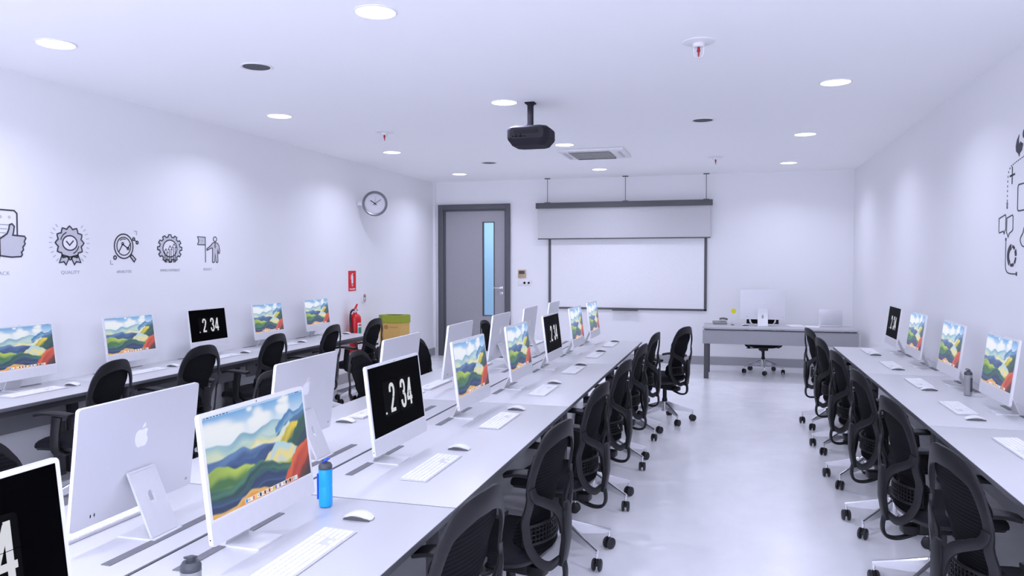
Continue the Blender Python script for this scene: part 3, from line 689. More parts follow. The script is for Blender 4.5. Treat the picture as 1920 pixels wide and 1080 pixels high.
    layer([(.86, .05), (.92, .14), (1.01, .24)], C3(120, 34, 26), C3(40, 20, 24), .15)
    layer([(-.01, .055), (.1, .03), (.2, .035), (.28, .09), (.36, .13), (.46, .10), (.6, .03), (.7, 0)], C3(232, 190, 110), C3(226, 150, 50), .06)
    over(np.where(v > .975, .45, 0.), C3(235, 240, 250))
    col = col * .90 + np.array([.62, .74, .86])[None, :] * .075
    return np.clip(col, 0, 1)
SW, SH = .530, .300   # lit area
def screen_mesh():
    nx, ny = 200, 112
    me = bpy.data.meshes.new('screen'); V = []; Fc = []
    for j in range(ny + 1):
        for i in range(nx + 1): V.append((.0, (i / nx - .5) * SW, (j / ny) * SH))
    for j in range(ny):
        for i in range(nx): a = j * (nx + 1) + i; Fc.append((a, a + 1, a + nx + 2, a + nx + 1))
    me.from_pydata(V, [], Fc)
    co = np.array(V); c = paint(co[:, 1] / SW + .5, co[:, 2] / SH)
    at_ = me.color_attributes.new('Col', 'FLOAT_COLOR', 'POINT')
    at_.data.foreach_set('color', np.concatenate([c, np.ones((len(c), 1))], 1).astype(np.float32).ravel())
    me.materials.append(PICT); return me
def color_quads(name, quads, x, parent, strength_mat):
    """quads: (u0,u1,v0,v1,(r,g,b)) in screen units"""
    me = bpy.data.meshes.new(name); V = []; Fc = []; Cc = []
    for u0, u1, v0, v1, c in quads:
        b = len(V); V += [(x, (u - .5) * SW, v * SH) for u, v in ((u0, v0), (u1, v0), (u1, v1), (u0, v1))]; Fc.append((b, b + 1, b + 2, b + 3)); Cc += [(*srgb(*c)[:3], 1)] * 4
    me.from_pydata(V, [], Fc); at_ = me.color_attributes.new('Col', 'FLOAT_COLOR', 'POINT'); at_.data.foreach_set('color', np.array(Cc, dtype=np.float32).ravel())
    me.materials.append(strength_mat); o = bpy.data.objects.new(name, me); COL.objects.link(o); o.parent = parent; return o

# ------------------------------------------------------------------ desktop computer
# local: screen faces +X, origin on the desk under the stand's foot; the viewer's right is +Y
CW, CHH, CZB, TILT = .556, .389, .085, .12
RT = Matrix.Rotation(-TILT, 3, 'Y')
def disp(p): return RT @ Vector(p) + Vector((.045, 0, CZB))      # display space: x forward, z up from chin's bottom
def apple_outline():
    half = [(0, .30), (.10, .345), (.22, .36), (.34, .325), (.42, .25)]
    pts = [(0, .315), (.08, .345), (.2, .37), (.33, .34), (.41, .265), (.33, .19), (.29, .09), (.31, -.02), (.37, -.10), (.43, -.145), (.37, -.29), (.28, -.42), (.2, -.485), (.11, -.475), (.02, -.445), (-.07, -.47), (-.17, -.49), (-.26, -.44), (-.35, -.31), (-.42, -.13), (-.44, .06), (-.40, .22), (-.30, .325), (-.17, .365), (-.07, .34)]
    return [(p.x, p.y) for p in catmull([(a, b, 0) for a, b in pts], 3, True)]
def leaf_outline():
    return [(p.x, p.y) for p in catmull([(.01, .40, 0), (.02, .50, 0), (.09, .60, 0), (.20, .65, 0), (.21, .58, 0), (.16, .48, 0), (.08, .42, 0)], 3, True)]
SCREEN_ME = screen_mesh()
def digit_strokes():
    w = .0095 / .0095
    S = {}
    S['2'] = [(p.x, p.y) for p in catmull([(-.33, .52, 0), (-.32, .78, 0), (-.18, .94, 0), (.03, .96, 0), (.24, .86, 0), (.30, .64, 0), (.20, .40, 0), (-.05, .05, 0), (-.25, -.35, 0), (-.34, -.70, 0), (-.36, -.92, 0)], 5)]
    return S
def glyph(bm, ch, cx, cy, sx, sy, wd, F):
    def st(pts, closed=False): stroke2d(bm, [(cx + x * sx, cy + y * sy) for x, y in pts], wd, .0006, F, closed)
    cm = lambda L: [(p.x, p.y) for p in catmull([(a, b, 0) for a, b in L], 5)]
    if ch == '2': st(cm([(-.62, .42), (-.60, .70), (-.36, .87), (0, .91), (.38, .84), (.6, .60), (.55, .32), (.2, -.12), (-.3, -.55), (-.62, -.80)]) + []); st([(-.80, -.88), (.78, -.88)])
    if ch == '3': st(cm([(-.62, .46), (-.56, .74), (-.3, .88), (.05, .91), (.42, .82), (.58, .56), (.52, .26), (.28, .10), (-.1, .07)])); st(cm([(-.1, .07), (.35, .0), (.60, -.22), (.64, -.50), (.48, -.78), (.1, -.91), (-.3, -.86), (-.56, -.68), (-.64, -.42)]))
    if ch == '4': st([(.36, .98), (.36, -.98)]); st([(.30, .86), (-.66, -.44)]); st([(-.80, -.50), (.84, -.50)])
def make_computer(clock, kind):
    t = thing('desktop_computer', 'x', 'computer')
    # housing with rounded corners
    T = .0125
    def hf(u, v, d): return disp((-d, u, v + CHH / 2))
    bm = B(); prism(bm, rrect(CW, CHH, .012, 5), T, hf); hs = obj('housing', bm, ALU, t, smooth=50)
    bm = B(); prism(bm, rrect(CW - .002, CHH - .002, .011, 5), .0012, lambda u, v, d: disp((.0012 - d, u, v + CHH / 2))); fb = obj('front_glass', bm, WHITE, t, smooth=50)
    bm = B(); prism(bm, rrect(CW - .002, .068, .010, 4, 0, 0), .0006, lambda u, v, d: disp((.0018 - d, u, v + .0355))); obj('chin', bm, mat('chin_silver', (.72, .72, .74), .4, metal=.1), t, smooth=50)
    so_ = bpy.data.objects.new('screen', SCREEN_ME) if not clock else None
    zb = CHH - .012 - SH
    if clock:
        bm = B(); prism(bm, rrect(SW, SH, .0015, 2), .0008, lambda u, v, d: disp((.0020 - d, u, v + zb + SH / 2))); sc_ = obj('screen', bm, BLACK, t, smooth=0, label='black screen showing a flip clock')
        FS = lambda u, v, d: disp((.0022 + d, u, v + zb + SH / 2))
        FS2 = lambda u, v, d: disp((.0030 + d, u, v + zb + SH / 2))
        bm = B()
        for cx in (-.075, .085): prism(bm, rrect(.145, .155, .012, 4, cx, -.003), .0005, FS)
        obj('flip_card', bm, DIGC, sc_, smooth=0)
        for g_, gx_, gw_ in (('2', -.062, .031), ('3', .052, .030), ('4', .119, .033)):
            bm = B(); glyph(bm, g_, gx_, -.003, gw_, .064, .0165, FS2); obj('clock_digit', bm, DIG, sc_, smooth=0)
        bm = B()
        for cx in (-.075, .085): box(bm, tuple(disp((.0040, cx, zb + SH / 2 - .003))), (.0006, .145, .0014), 0, RT)
        obj('card_split', bm, BLACK, sc_, smooth=0)
        tb = text_bm('PM', .013, lambda u, v, d: FS2(u - .135, v - .068, d), sx=.8, off=.0004); obj('pm_mark', tb, DIG, sc_, smooth=0)
    else:
        COL.objects.link(so_); so_.parent = t
        q = RT.to_quaternion(); so_.rotation_euler = q.to_euler(); so_.location = disp((.0022, 0, zb)); so_['label'] = 'lit screen showing painted hills wallpaper'
        dockc = [(70, 150, 240), (225, 228, 235), (240, 240, 245), (235, 110, 60), (250, 200, 90), (240, 240, 240), (40, 60, 110), (235, 240, 245), (150, 40, 30), (235, 235, 240), (170, 60, 40), (240, 240, 235), (230, 180, 40), (40, 110, 220), (220, 225, 235), (120, 60, 220), (235, 235, 240), (210, 215, 225), (40, 50, 80), (205, 120, 80), (20, 20, 24), (225, 130, 100), (150, 190, 230), (240, 240, 245)]
        n = len(dockc); q_ = [(.285, .838, .008, .056, (226, 214, 200))]
        for k, c in enumerate(dockc): u0 = .291 + k * .0226; q_.append((u0, u0 + .0175, .014, .050, c))
        for k, c in enumerate(dockc):
            if k % 2: u0 = .291 + k * .0226; q_.append((u0 + .005, u0 + .012, .024, .040, tuple(int(255 - x * .8) for x in c)))
        d0 = color_quads('dock', q_[:1], .0005, so_, PICT); d1 = color_quads('app_icons', q_[1:], .0009, so_, PICT)
        q_ = []
        u = .012
        for wd in (.008, .022, .014, .014, .016, .014, .022, .014): q_.append((u, u + wd, .982, .992, (60, 90, 120))); u += wd + .012
        u = .80
        for wd in (.008, .008, .01, .008, .01, .008, .05): q_.append((u, u + wd, .982, .992, (50, 90, 140))); u += wd + .010
        color_quads('menu_bar', q_, .0006, so_, PICT)
    bm = B(); prism(bm, circ(0, CHH - .0062, .0022, 12), .0003, lambda u, v, d: disp((.0016 - d, u, v))); obj('camera_dot', bm, BLACK, t)
    # back: logo, power socket, ports
    FB = lambda u, v, d: disp((-T - .0002 - d, u, v + .245))
    s_ = .072
    bm = B(); prism(bm, [(-a * s_, b * s_) for a, b in apple_outline()], .0004, FB); prism(bm, [(-a * s_, b * s_) for a, b in leaf_outline()], .0004, FB); obj('apple_logo', bm, LOGO, t, smooth=0)
    bm = B()
    for k in (0, 1): prism(bm, rrect(.0035, .011, .0017, 3, -.20 + .016 * k, .032), .0005, lambda u, v, d: disp((-T - .0002 - d, -u, v)))
    obj('usb_ports', bm, BLACK, t)
    bm = B(); prism(bm, circ(.25, .03, .006, 14), .0004, lambda u, v, d: disp((-T - .0002 - d, -u, v))); obj('power_button', bm, mat('button_grey', (.45, .45, .47), .4), t)
    bm = B(); c = disp((-.006, -CW / 2 - .0004, .022)); cyl(bm, c + Vector((0, .002, 0)), c, .0022, seg=12); obj('headphone_jack', bm, BLACK, t)
    # stand: hinge, upright plate with cable hole, flat foot
    st = B()
    top = disp((-T - .006, 0, .135)); bot = Vector((-.082, 0, .006))
    xd = (top - bot); Lp = xd.length; xd.normalize(); nrm = Vector((xd.z, 0, -xd.x))     # forward-facing normal
    def pf(u, v, d): return bot + xd * v + Vector((0, u, 0)) + nrm * (d - .004)
    Wp = .126
    outer = rrect(Wp, Lp, .004, 2, 0, Lp / 2); hole = rrect(.026, .050, .0129, 6, 0, Lp * .55)
    for dd in (0, .008):
        eo = [st.verts.new(pf(u, v, dd)) for u, v in outer]; ei = [st.verts.new(pf(u, v, dd)) for u, v in hole]
        ed = [st.edges.new((eo[i], eo[(i + 1) % len(eo)])) for i in range(len(eo))] + [st.edges.new((ei[i], ei[(i + 1) % len(ei)])) for i in range(len(ei))]
        bmesh.ops.triangle_fill(st, edges=ed, use_beauty=True)
        if dd == 0: o1, i1 = eo, ei
        else:
            for A, Bq in ((o1, eo), (i1, ei)):
                for i in range(len(A)): st.faces.new((A[i], A[(i + 1) % len(A)], Bq[(i + 1) % len(A)], Bq[i]))
    obj('stand_upright', st, ALUW, t, smooth=40)
    bm = B(); prism(bm, rrect(.150, .135, .003, 2, -.025, 0), .006, lambda u, v, d: (u, v, d)); obj('stand_foot', bm, ALUW, t, smooth=40)
    bm = B(); cyl(bm, top + Vector((-.0, -.055, -.006)), top + Vector((0, .055, -.006)), .0075, seg=16); cyl(bm, top + Vector((.010, -.04, -.008)), top + Vector((.010, .04, -.008)), .006, seg=12); obj('hinge', bm, ALU, t, smooth=40)
    return t
pc_clock = make_computer(True, 'clock'); pc_pic = make_computer(False, 'pic')
pc_pic['used'] = 0; 

# ------------------------------------------------------------------ keyboard and mouse (long axis along Y; user sits at +X)
KL, KW = .440, .122
kb = thing('keyboard', 'x', 'keyboard')
bm = B()
prof = [(-KW / 2, 0.001), (KW / 2, .001), (KW / 2, .0045), (-KW / 2, .0105)]
prism(bm, prof, KL, lambda u, v, d: (u, d - KL / 2, v)); bmesh.ops.bevel(bm, geom=bm.edges[:], offset=.0012, segments=2, affect='EDGES'); obj('tray', bm, mat('key_tray', (.62, .62, .65), .45), kb)
bm = B()
def key(y0, y1, x0, x1):   # y along board, x from top(-) to user(+)
    xm = (x0 + x1) / 2; z = .0045 + (KW / 2 - xm) / KW * .006 + .0012
    box(bm, (xm, (y0 + y1) / 2, z), (x1 - x0 - .0030, y1 - y0 - .0030, .003), .0006, Matrix.Rotation(.049, 3, 'Y'), 1)
px = .0188; X0 = -KW / 2 + .004; Y0 = -KL / 2 + .004
fr = .5
def rowk(r, ws, ystart=0., h=1.):
    y = Y0 + ystart
    for wv in ws:
        if wv > 0: key(y, y + wv * px, X0 + px * r * 1.0, X0 + px * (r + h))
        y += abs(wv) * px
PW = KL - .008
u_ = px
main = 15 * 1.0
rowk(0, [1] * 14 + [1]); rowk(1, [1] * 13 + [2]); rowk(2, [1.5] + [1] * 12 + [1.5]); rowk(3, [1.75] + [1] * 11 + [2.25]); rowk(4, [2.25] + [1] * 10 + [2.75]); rowk(5, [1, 1, 1, 1.25, 5.5, 1.25, 1, 1, 1][:9] + [1])
n0 = 15.25 * px
for r, ws in ((0, [1, 1, 1]), (1, [1, 1, 1]), (2, [1, 1, 1]), (4, [-1, 1, -1]), (5, [1, 1, 1])): rowk(r, ws, n0)
n1 = 18.5 * px
for r, ws in ((0, [1, 1, 1, 1]), (1, [1, 1, 1, 1]), (2, [1, 1, 1, 1]), (3, [1, 1, 1, 1]), (4, [1, 1, 1]), (5, [2, 1])): rowk(r, ws, n1)
key(Y0 + n1 + 3 * px, Y0 + n1 + 4 * px, X0 + 4 * px, X0 + 6 * px)
obj('keys', bm, KEYW, kb, smooth=0)
ms = thing('mouse', 'x', 'mouse')
def mouse_shell(zfun, zlow):
    bm = B(); n, m = 20, 28; rings = []
    for k in range(n + 1):
        s = k / n; r = math.sin(s * PI / 2)
        ring_ = []
        for i in range(m):
            a = 2 * PI * i / m; c, sn = math.cos(a), math.sin(a); e = .72
            x = .0565 * r * math.copysign(abs(c) ** e, c); y = .0290 * r * math.copysign(abs(sn) ** e, sn)
            ring_.append((x, y, zfun(x, y, r)))
        rings.append([bm.verts.new(p) for p in ring_] if k else [bm.verts.new((0, 0, zfun(0, 0, 0)))])
    for a, b in zip(rings, rings[1:]):
        for i in range(m):
            j = (i + 1) % m
            if len(a) == 1: bm.faces.new((a[0], b[i], b[j]))
            else: bm.faces.new((a[i], b[i], b[j], a[j]))
    low = [bm.verts.new((v.co.x * .96, v.co.y * .96, zlow(v.co.x))) for v in rings[-1]]
    for i in range(m): bm.faces.new((rings[-1][i], low[i], low[(i + 1) % m], rings[-1][(i + 1) % m]))
    bm.faces.new(low[::-1]); return bm
arch = lambda x: .0225 * (1 - (x / .0575) ** 2 * .80)
bm = mouse_shell(lambda x, y, r: arch(x) + .0035 * (1 - r * r) + .0015, lambda x: arch(x) - .004)
obj('top_shell', bm, WHITE, ms, smooth=60)
bm = B(); pr_ = [(-.052, .0), (-.03, 0), (.03, 0), (.052, 0)] ; 
prism(bm, [(-.052, .001), (.052, .001), (.045, .008), (.025, .0145), (0, .0172), (-.025, .0145), (-.045, .008)], .046, lambda u, v, d: (u, d - .023, v)); obj('underside', bm, mat('mouse_dark', (.10, .10, .11), .4), ms)

# ------------------------------------------------------------------ office chair (faces +X, origin on the floor under the column)
def pw(v, P):
    if v <= P[0][0]: return P[0][1]
    for (a, fa), (b, fb) in zip(P, P[1:]):
        if v <= b: t = (v - a) / (b - a); t = t * t * (3 - 2 * t); return fa + (fb - fa) * t
    return P[-1][1]
def Sx(y, z):
    base = pw(z, [(.38, -.232), (.50, -.250), (.64, -.250), (.80, -.236), (.98, -.246)])
    k = pw(z, [(.38, .08), (.48, .105), (.60, .09), (.72, .055), (.84, .040), (.98, .055)])
    return base + k * (abs(y) / .215) ** 2
def Sn(y, z):
    e = .004; return Vector((1, -(Sx(y + e, z) - Sx(y - e, z)) / (2 * e), -(Sx(y, z + e) - Sx(y, z - e)) / (2 * e))).normalized()
def make_chair():
    t = thing('office_chair', 'x', 'chair')
    # rear frame
    half = [(0, .955), (.06, .952), (.125, .930), (.176, .882), (.205, .81), (.214, .71), (.210, .61), (.192, .52), (.150, .445), (.095, .410), (.04, .415)]
    loop = half + [(-y, z) for y, z in half[::-1][:-1]]
    P2 = catmull([(0, y, z) for y, z in loop], 4, True)
    P = [Vector((Sx(p.y, p.z), p.y, p.z)) for p in P2]
    ws = [pw(p.z, [(.39, .040), (.5, .036), (.80, .036), (.89, .044), (.945, .072)]) for p in P]
    bm = B(); sweep(bm, P, ws, [.013] * len(P), [Sn(p.y, p.z) for p in P], True, 5, .22)
    for s in (-1, 1):
        a = catmull([(0, s * .211, .755), (0, s * .196, .715), (0, s * .145, .685), (0, s * .09, .655), (0, s * .045, .605), (0, s * .024, .54)], 5)
        A = [Vector((Sx(p.y, p.z) - .004, p.y, p.z)) for p in a]
        sweep(bm, A, [.034 + .014 * i / len(A) for i in range(len(A))], [.014] * len(A), [Sn(p.y, p.z) for p in A], False, 5, .22)
    zz = [.655, .62, .56, .50, .44, .39]
    A = [Vector((Sx(0, z) - .006, 0, z)) for z in zz]; sweep(bm, A, [.045, .078, .078, .068, .060, .056], [.014, .020, .024, .026, .026, .022], Vector((1, 0, 0)), False, 5, .25)
    obj('back_frame', bm, DARK, t, smooth=50)
    # mesh backrest, flexing forward at the waist
    bm = B(); nz, ny = 34, 14; G = [[], []]
    for k in range(nz + 1):
        z = .45 + (.95 - .45) * k / nz
        hw = pw(z, [(.45, .10), (.475, .15), (.52, .178), (.58, .170), (.64, .128), (.69, .126), (.75, .165), (.82, .188), (.87, .178), (.91, .145), (.955, .09)])
        xb = pw(z, [(.45, -.175), (.52, -.150), (.58, -.150), (.66, -.172), (.76, -.192), (.88, -.208), (.955, -.228)])
        for g, off in ((0, 0), (1, -.010)):
            G[g].append([bm.verts.new((xb + off + pw(z, [(.6, .070), (.76, .045), (.88, .028), (.95, .02)]) * (hw * abs(2 * i / ny - 1) / .2) ** 2, hw * (2 * i / ny - 1), z)) for i in range(ny + 1)])
    for k in range(nz):
        for i in range(ny):
            bm.faces.new((G[0][k][i], G[0][k][i + 1], G[0][k + 1][i + 1], G[0][k + 1][i])); bm.faces.new((G[1][k][i], G[1][k + 1][i], G[1][k + 1][i + 1], G[1][k][i + 1]))
        for i in (0, ny): bm.faces.new((G[0][k][i], G[0][k + 1][i], G[1][k + 1][i], G[1][k][i]))
    for k in (0, nz):
        for i in range(ny): bm.faces.new((G[0][k][i], G[0][k][i + 1], G[1][k][i + 1], G[1][k][i]))
    br = obj('backrest', bm, WEAVE, t, smooth=60)
    # lumbar support: perforated band behind the mesh
    bm = B()
    def lum(y, z): return Vector((-.195 + .085 * (y / .2) ** 2, y, z + .10 * 0))
    for z in (.50, .575): tube(bm, [lum(y, z) for y in (-.17, -.1, 0, .1, .17)], .006, 4, sec=4)
    for k in range(3): tube(bm, [lum(y, .519 + .0187 * k) for y in (-.17, -.1, 0, .1, .17)], .0028, 3, sec=3)
    for i in range(19):
        y = -.17 + .34 * i / 18; tube(bm, [lum(y, .50), lum(y, .575)], .003, 0, sec=3, ref=(1, 0, 0))
    obj('lumbar_support', bm, DARK, t, smooth=50)
    # seat
    bm = B(); n, m = 10, 40
    def seat_out(a):
        c, s = math.cos(a), math.sin(a); e = .62
        return Vector((.05 + .222 * math.copysign(abs(c) ** e, c), .240 * math.copysign(abs(s) ** e, s), 0))
    rings = []
    for rr_, zt in ((1e-4, .495), (.35, .494), (.6, .492), (.8, .488), (.92, .480), (.98, .468), (1, .452), (.99, .438), (.95, .430)):
        rings.append([bm.verts.new(Vector((0, 0, zt - .035 * max(0, (seat_out(2 * PI * i / m).x * rr_ - .12) / .14) ** 2)) + seat_out(2 * PI * i / m) * rr_ + Vector((.0, 0, 0))) for i in range(m)])
    for a, b in zip(rings, rings[1:]):
        for i in range(m): bm.faces.new((a[i], a[(i + 1) % m], b[(i + 1) % m], b[i]))
    bm.faces.new(rings[0]); bm.faces.new(rings[-1][::-1]); st = obj('seat', bm, FAB, t, smooth=60)
    bm = B(); rings = []
    for rr_, zt in ((.97, .434), (.95, .418), (.75, .400), (.45, .392)):
        rings.append([bm.verts.new(Vector((0, 0, zt - .03 * max(0, (seat_out(2 * PI * i / m).x * rr_ - .12) / .14) ** 2)) + seat_out(2 * PI * i / m) * rr_) for i in range(m)])
    for a, b in zip(rings, rings[1:]):
        for i in range(m): bm.faces.new((a[i], a[(i + 1) % m], b[(i + 1) % m], b[i]))
    bm.faces.new(rings[0]); bm.faces.new(rings[-1][::-1]); obj('seat_shell', bm, DARK, t, smooth=60)
    bm = B(); box(bm, (.0, 0, .366), (.21, .13, .06), .015); box(bm, (-.10, 0, .345), (.13, .075, .045), .012); obj('tilt_mechanism', bm, DARK, t)
    bm = B(); cyl(bm, (.03, -.06, .37), (.03, -.19, .365), .006); box(bm, (.03, -.21, .365), (.03, .06, .014), .005); obj('height_lever', bm, DARK, t)
    bm = B(); P = catmull([(Sx(0, .41) - .004, 0, .43), (-.252, 0, .37), (-.248, 0, .325), (-.222, 0, .300), (-.17, 0, .298), (-.10, 0, .322)], 6); sweep(bm, P, [.017] * len(P), [.034] * len(P), [Vector((1, 0, .6))] * len(P) if False else Vector((.3, 0, 1)) if False else [Vector((0.0001, 1, 0)) for _ in P], False, 5); obj('back_support_arm', bm, DARK, t, smooth=50)
    # armrests
    for s in (-1, 1):
        bm = B(); P = catmull([(.01, s * .16, .40), (.015, s * .225, .398), (.02, s * .262, .43), (.015, s * .268, .52), (.0, s * .266, .645)], 5)
        sweep(bm, P, [.055 + .012 * i / len(P) for i in range(len(P))], [.026] * len(P), [Vector((0, 1, .01))] * len(P), False, 5)
        ar = obj('armrest', bm, DARK, t, smooth=50)
        bm = B(); P = catmull([(-.10, s * .262, .655), (-.02, s * .262, .665), (.08, s * .258, .668), (.15, s * .25, .655)], 5); nP = len(P)
        sweep(bm, P, [.075 + .015 * math.sin(PI * i / nP) for i in range(nP)], [.024] * nP, [Vector((0, 0, 1))] * nP, False, 5); obj('armrest_pad', bm, DARK, ar, smooth=50)
    # column and star base
    bm = B(); cyl(bm, (0, 0, .22), (0, 0, .35), .021); cyl(bm, (0, 0, .19), (0, 0, .235), .030, .026); obj('gas_column', bm, DARK, t)
    bm = B(); lathe(bm, [(0, .10), (.030, .10), (.036, .12), (.036, .20), (.030, .206), (0, .206)], 24); obj('hub', bm, CHROME, t)
    for k in range(5):
        a = PI + 2 * PI * k / 5 + PI / 5
        R = Matrix.Rotation(a, 3, 'Z'); bm = B()
        prof_ = [(.028, .202, .014), (.12, .170, .011), (.22, .136, .009), (.295, .112, .009)]
        low = [(.028, .125), (.12, .105), (.22, .094), (.295, .088)]
        rg = []
        for (r, zt, wd), (_, zl) in zip(prof_, low):
            rg.append([bm.verts.new(R @ Vector(p)) for p in ((r, -wd, zt - .008), (r, -wd * .5, zt), (r, wd * .5, zt), (r, wd, zt - .008), (r, wd * .35, zl), (r, -wd * .35, zl))])
        for A, Bq in zip(rg, rg[1:]):
            for i in range(6): bm.faces.new((A[i], A[(i + 1) % 6], Bq[(i + 1) % 6], Bq[i]))
        bm.faces.new(rg[0]); bm.faces.new(rg[-1][::-1])
        c = R @ Vector((.288, 0, 0)); cyl(bm, c + Vector((0, 0, .06)), c + Vector((0, 0, .095)), .008, seg=12)
        lg = obj('base_leg', bm, CHROME, t, smooth=40)
        bm = B(); ax = Matrix.Rotation(a + .35 + .45 * k, 3, 'Z') @ Vector((0, 1, 0)); cc = c + Vector((0, 0, .032))
        for s in (-1, 1):
            q = ax.to_track_quat('Z', 'Y').to_matrix()
            lathe(bm, [(0, s * .009), (.029, s * .009), (.033, s * .012), (.033, s * .020), (.027, s * .025), (0, s * .026)], 22, cc, q)
        cyl(bm, cc - ax * .012, cc + ax * .012, .010, seg=10); cyl(bm, cc, cc + Vector((0, 0, .035)), .009, seg=10)
        obj('caster', bm, RUB, lg, smooth=40)
    return t
ch0 = make_chair()

# ------------------------------------------------------------------ desks
def desk_parts(t, L, W, s, slots, modesty=True):
    """origin at the floor, at the middle of the seat-side edge; the desk extends W away along -X*s; length along Y"""
    f = lambda x: -x * s
    x0, x1 = sorted((f(0), f(W)))
    bm = B(); box(bm, ((x0 + x1) / 2, 0, D - .0015), (W - .0, L - .004, .003), .0008); obj('desk_top', bm, DESKT, t)
    bm = B(); box(bm, ((x0 + x1) / 2 - s * .0028, 0, D - .0142), (W + .006, L + .005, .0222), .001); obj('edge_board', bm, DESKE, t)
    for e in (-1, 1):
        bm = B(); y = e * (L / 2 - .06)
        for x in (.055, W - .06):
            lb_ = B(); box(lb_, (f(x), y, (D - .025) / 2), (.05, .07, D - .025), .003); obj('leg', lb_, DESKM, t)
        bm = B(); box(bm, (f(W / 2), y, D - .055), (W - .1, .05, .05), .003); obj('cross_beam', bm, DESKM, t)
    bm = B(); box(bm, (f(.07), 0, D - .0505), (.03, L - .16, .05), .002); obj('front_rail', bm, DESKM, t)
    if modesty:
        bm = B(); box(bm, (f(W - .16), 0, D - .16), (.018, L - .20, .26), .002); obj('modesty_panel', bm, DESKP, t)
    for y in slots:
        bm = B(); box(bm, (f(W - .11 if W > .7 else .6), y, D + .0012), (.034, .545, .0028), .0008); sl = obj('cable_slot', bm, SLOT, t)
LJ = 2.0714; YA = 2.652
AIS = [YA - LJ / 2 + LJ * k for k in range(4)]       # centres of the four benches
FY = [1.11, 2.15, 3.21, 4.255, 5.31, 6.39, 7.46, 8.42]
BY = [1.07, 2.125, 3.17, 4.24, 5.28, 6.32, 7.32, 8.37]
LYc = [3.22, 4.265, 5.30, 6.30, 7.30, 8.33]
RYc = [8.37, 7.40, 6.29, 5.24, 4.20]
near = ['nearest the camera', 'second from the camera', 'third from the camera', 'farthest from the camera']
for k, yc in enumerate(AIS):
    t = thing('desk', 'white topped bench desk on the aisle side of the central island, %s' % near[k], 'desk', (-.98, yc, 0), 0, None)
    desk_parts(t, LJ - .006, .705, 1, [y - yc for y in FY if abs(y - yc) < LJ / 2])
    t = thing('desk', 'white topped bench desk on the far side of the central island, %s' % near[k], 'desk', (-2.405, yc, 0), 0, None)
    desk_parts(t, LJ - .006, .703, -1, [y - yc for y in BY if abs(y - yc) < LJ / 2])
for k, yc in enumerate([4.735 - LJ / 2, 4.735 + LJ / 2, 4.735 + LJ * 1.5]):
    yy = yc; LL = LJ
    t = thing('desk', 'white topped bench desk along the left wall, %s' % ['nearest the camera', 'middle one of three', 'farthest from the camera'][k], 'desk', (-4.39, yy, 0), 0, None)
    desk_parts(t, LL - .006, abs(XL) - 4.39 - .002, 1, [])
    for y in LYc:
        if abs(y - yy) < LJ / 2:
            bm = B(); box(bm, (-5.005 + 4.39, y - yy, D + .0012), (.030, .53, .0028), .0008); obj('cable_slot', bm, SLOT, t)
for k, yc in enumerate([3.688, 5.7595, 7.831]):
    t = thing('desk', 'white topped bench desk along the right wall, %s' % ['nearest the camera', 'middle one of three', 'farthest from the camera'][k], 'desk', (1.071, yc, 0), 0, None)
    desk_parts(t, LJ - .006, XR - 1.071 - .002, -1, [y - yc for y in RYc if abs(y - yc) < LJ / 2])

# ------------------------------------------------------------------ placing computers, keyboards, mice
index_children()
used = {'c': False, 'p': False}
def comp(kind, x, y, rz, label):
    p = pc_clock if kind == 'c' else pc_pic
    o = place(p, not used[kind], (x, y, D), rz, label, 'desktop computers'); used[kind] = True; return o
DESC = {'c': 'white desktop computer showing a flip clock', 'p': 'white desktop computer showing hills wallpaper'}
FK = 'cpcppcpp'
def place_unit(o): pass
XF = -1.440 - .045
for k, (y, kk) in enumerate(zip(FY, FK)):
    comp(kk, XF, y, math.radians(-.6), '%s, %s along the aisle side of the central desks' % (DESC[kk], ORD[k]))
for k, y in enumerate(BY[1:]):
    comp('p', -1.945 + .045 - .012, y, PI + math.radians(1.0), 'silver desktop computer seen from behind, %s along the central desks' % ORD[k])
for k, y in enumerate(LYc[1:]):
    kk = 'ppcpp'[k]; comp(kk, -4.845 - .045, y, 0, '%s, %s along the left wall' % (DESC[kk], ORD[k]))
for k, y in enumerate(RYc[:4][::-1]):
    kk = 'pppc'[k]; comp(kk, 1.537 + .045, y, PI, '%s, %s along the right wall' % (DESC[kk], ORD[k]))
fk = True
def kbm(x, y, s, where, n, ky=0., my=.35, mouse=True, board=True):
    """s=+1 user on the +X side, -1 user on the -X side"""
    global fk
    rz = 0 if s > 0 else PI
    if board: place(kb, fk, (x, y, D), rz, 'white keyboard with number pad, %s %s' % (ORD[n], where), 'keyboards')
    if mouse: place(ms, fk, (x, y + s * my, D), rz, 'white low mouse beside the keyboard, %s %s' % (ORD[n], where), 'mice')
    fk = False
FKY = [2.10, 3.15, 4.19, 5.26, 6.33, 7.40, 8.39]
for k, y in enumerate(FKY): kbm(-1.272, y, 1, 'along the aisle side of the central desks', k, my=.345)
for k, y in enumerate(BY[1:]): kbm(-2.118, y, -1, 'along the far side of the central desks', k, my=.32, mouse=(k not in (0,)))
for k, (y, m) in enumerate(zip([4.22, 5.27, 6.30, 7.35, 8.40], [.32, .34, .355, .365, .36])): kbm(-4.708, y, 1, 'along the left wall', k, my=m)
for k, (y, m) in enumerate(zip([4.25, 5.32, 6.34, 7.40, 8.46], [.34, .36, .31, .30, .31])): kbm(1.368, y, -1, 'along the right wall', k, my=m, mouse=(k != 0))

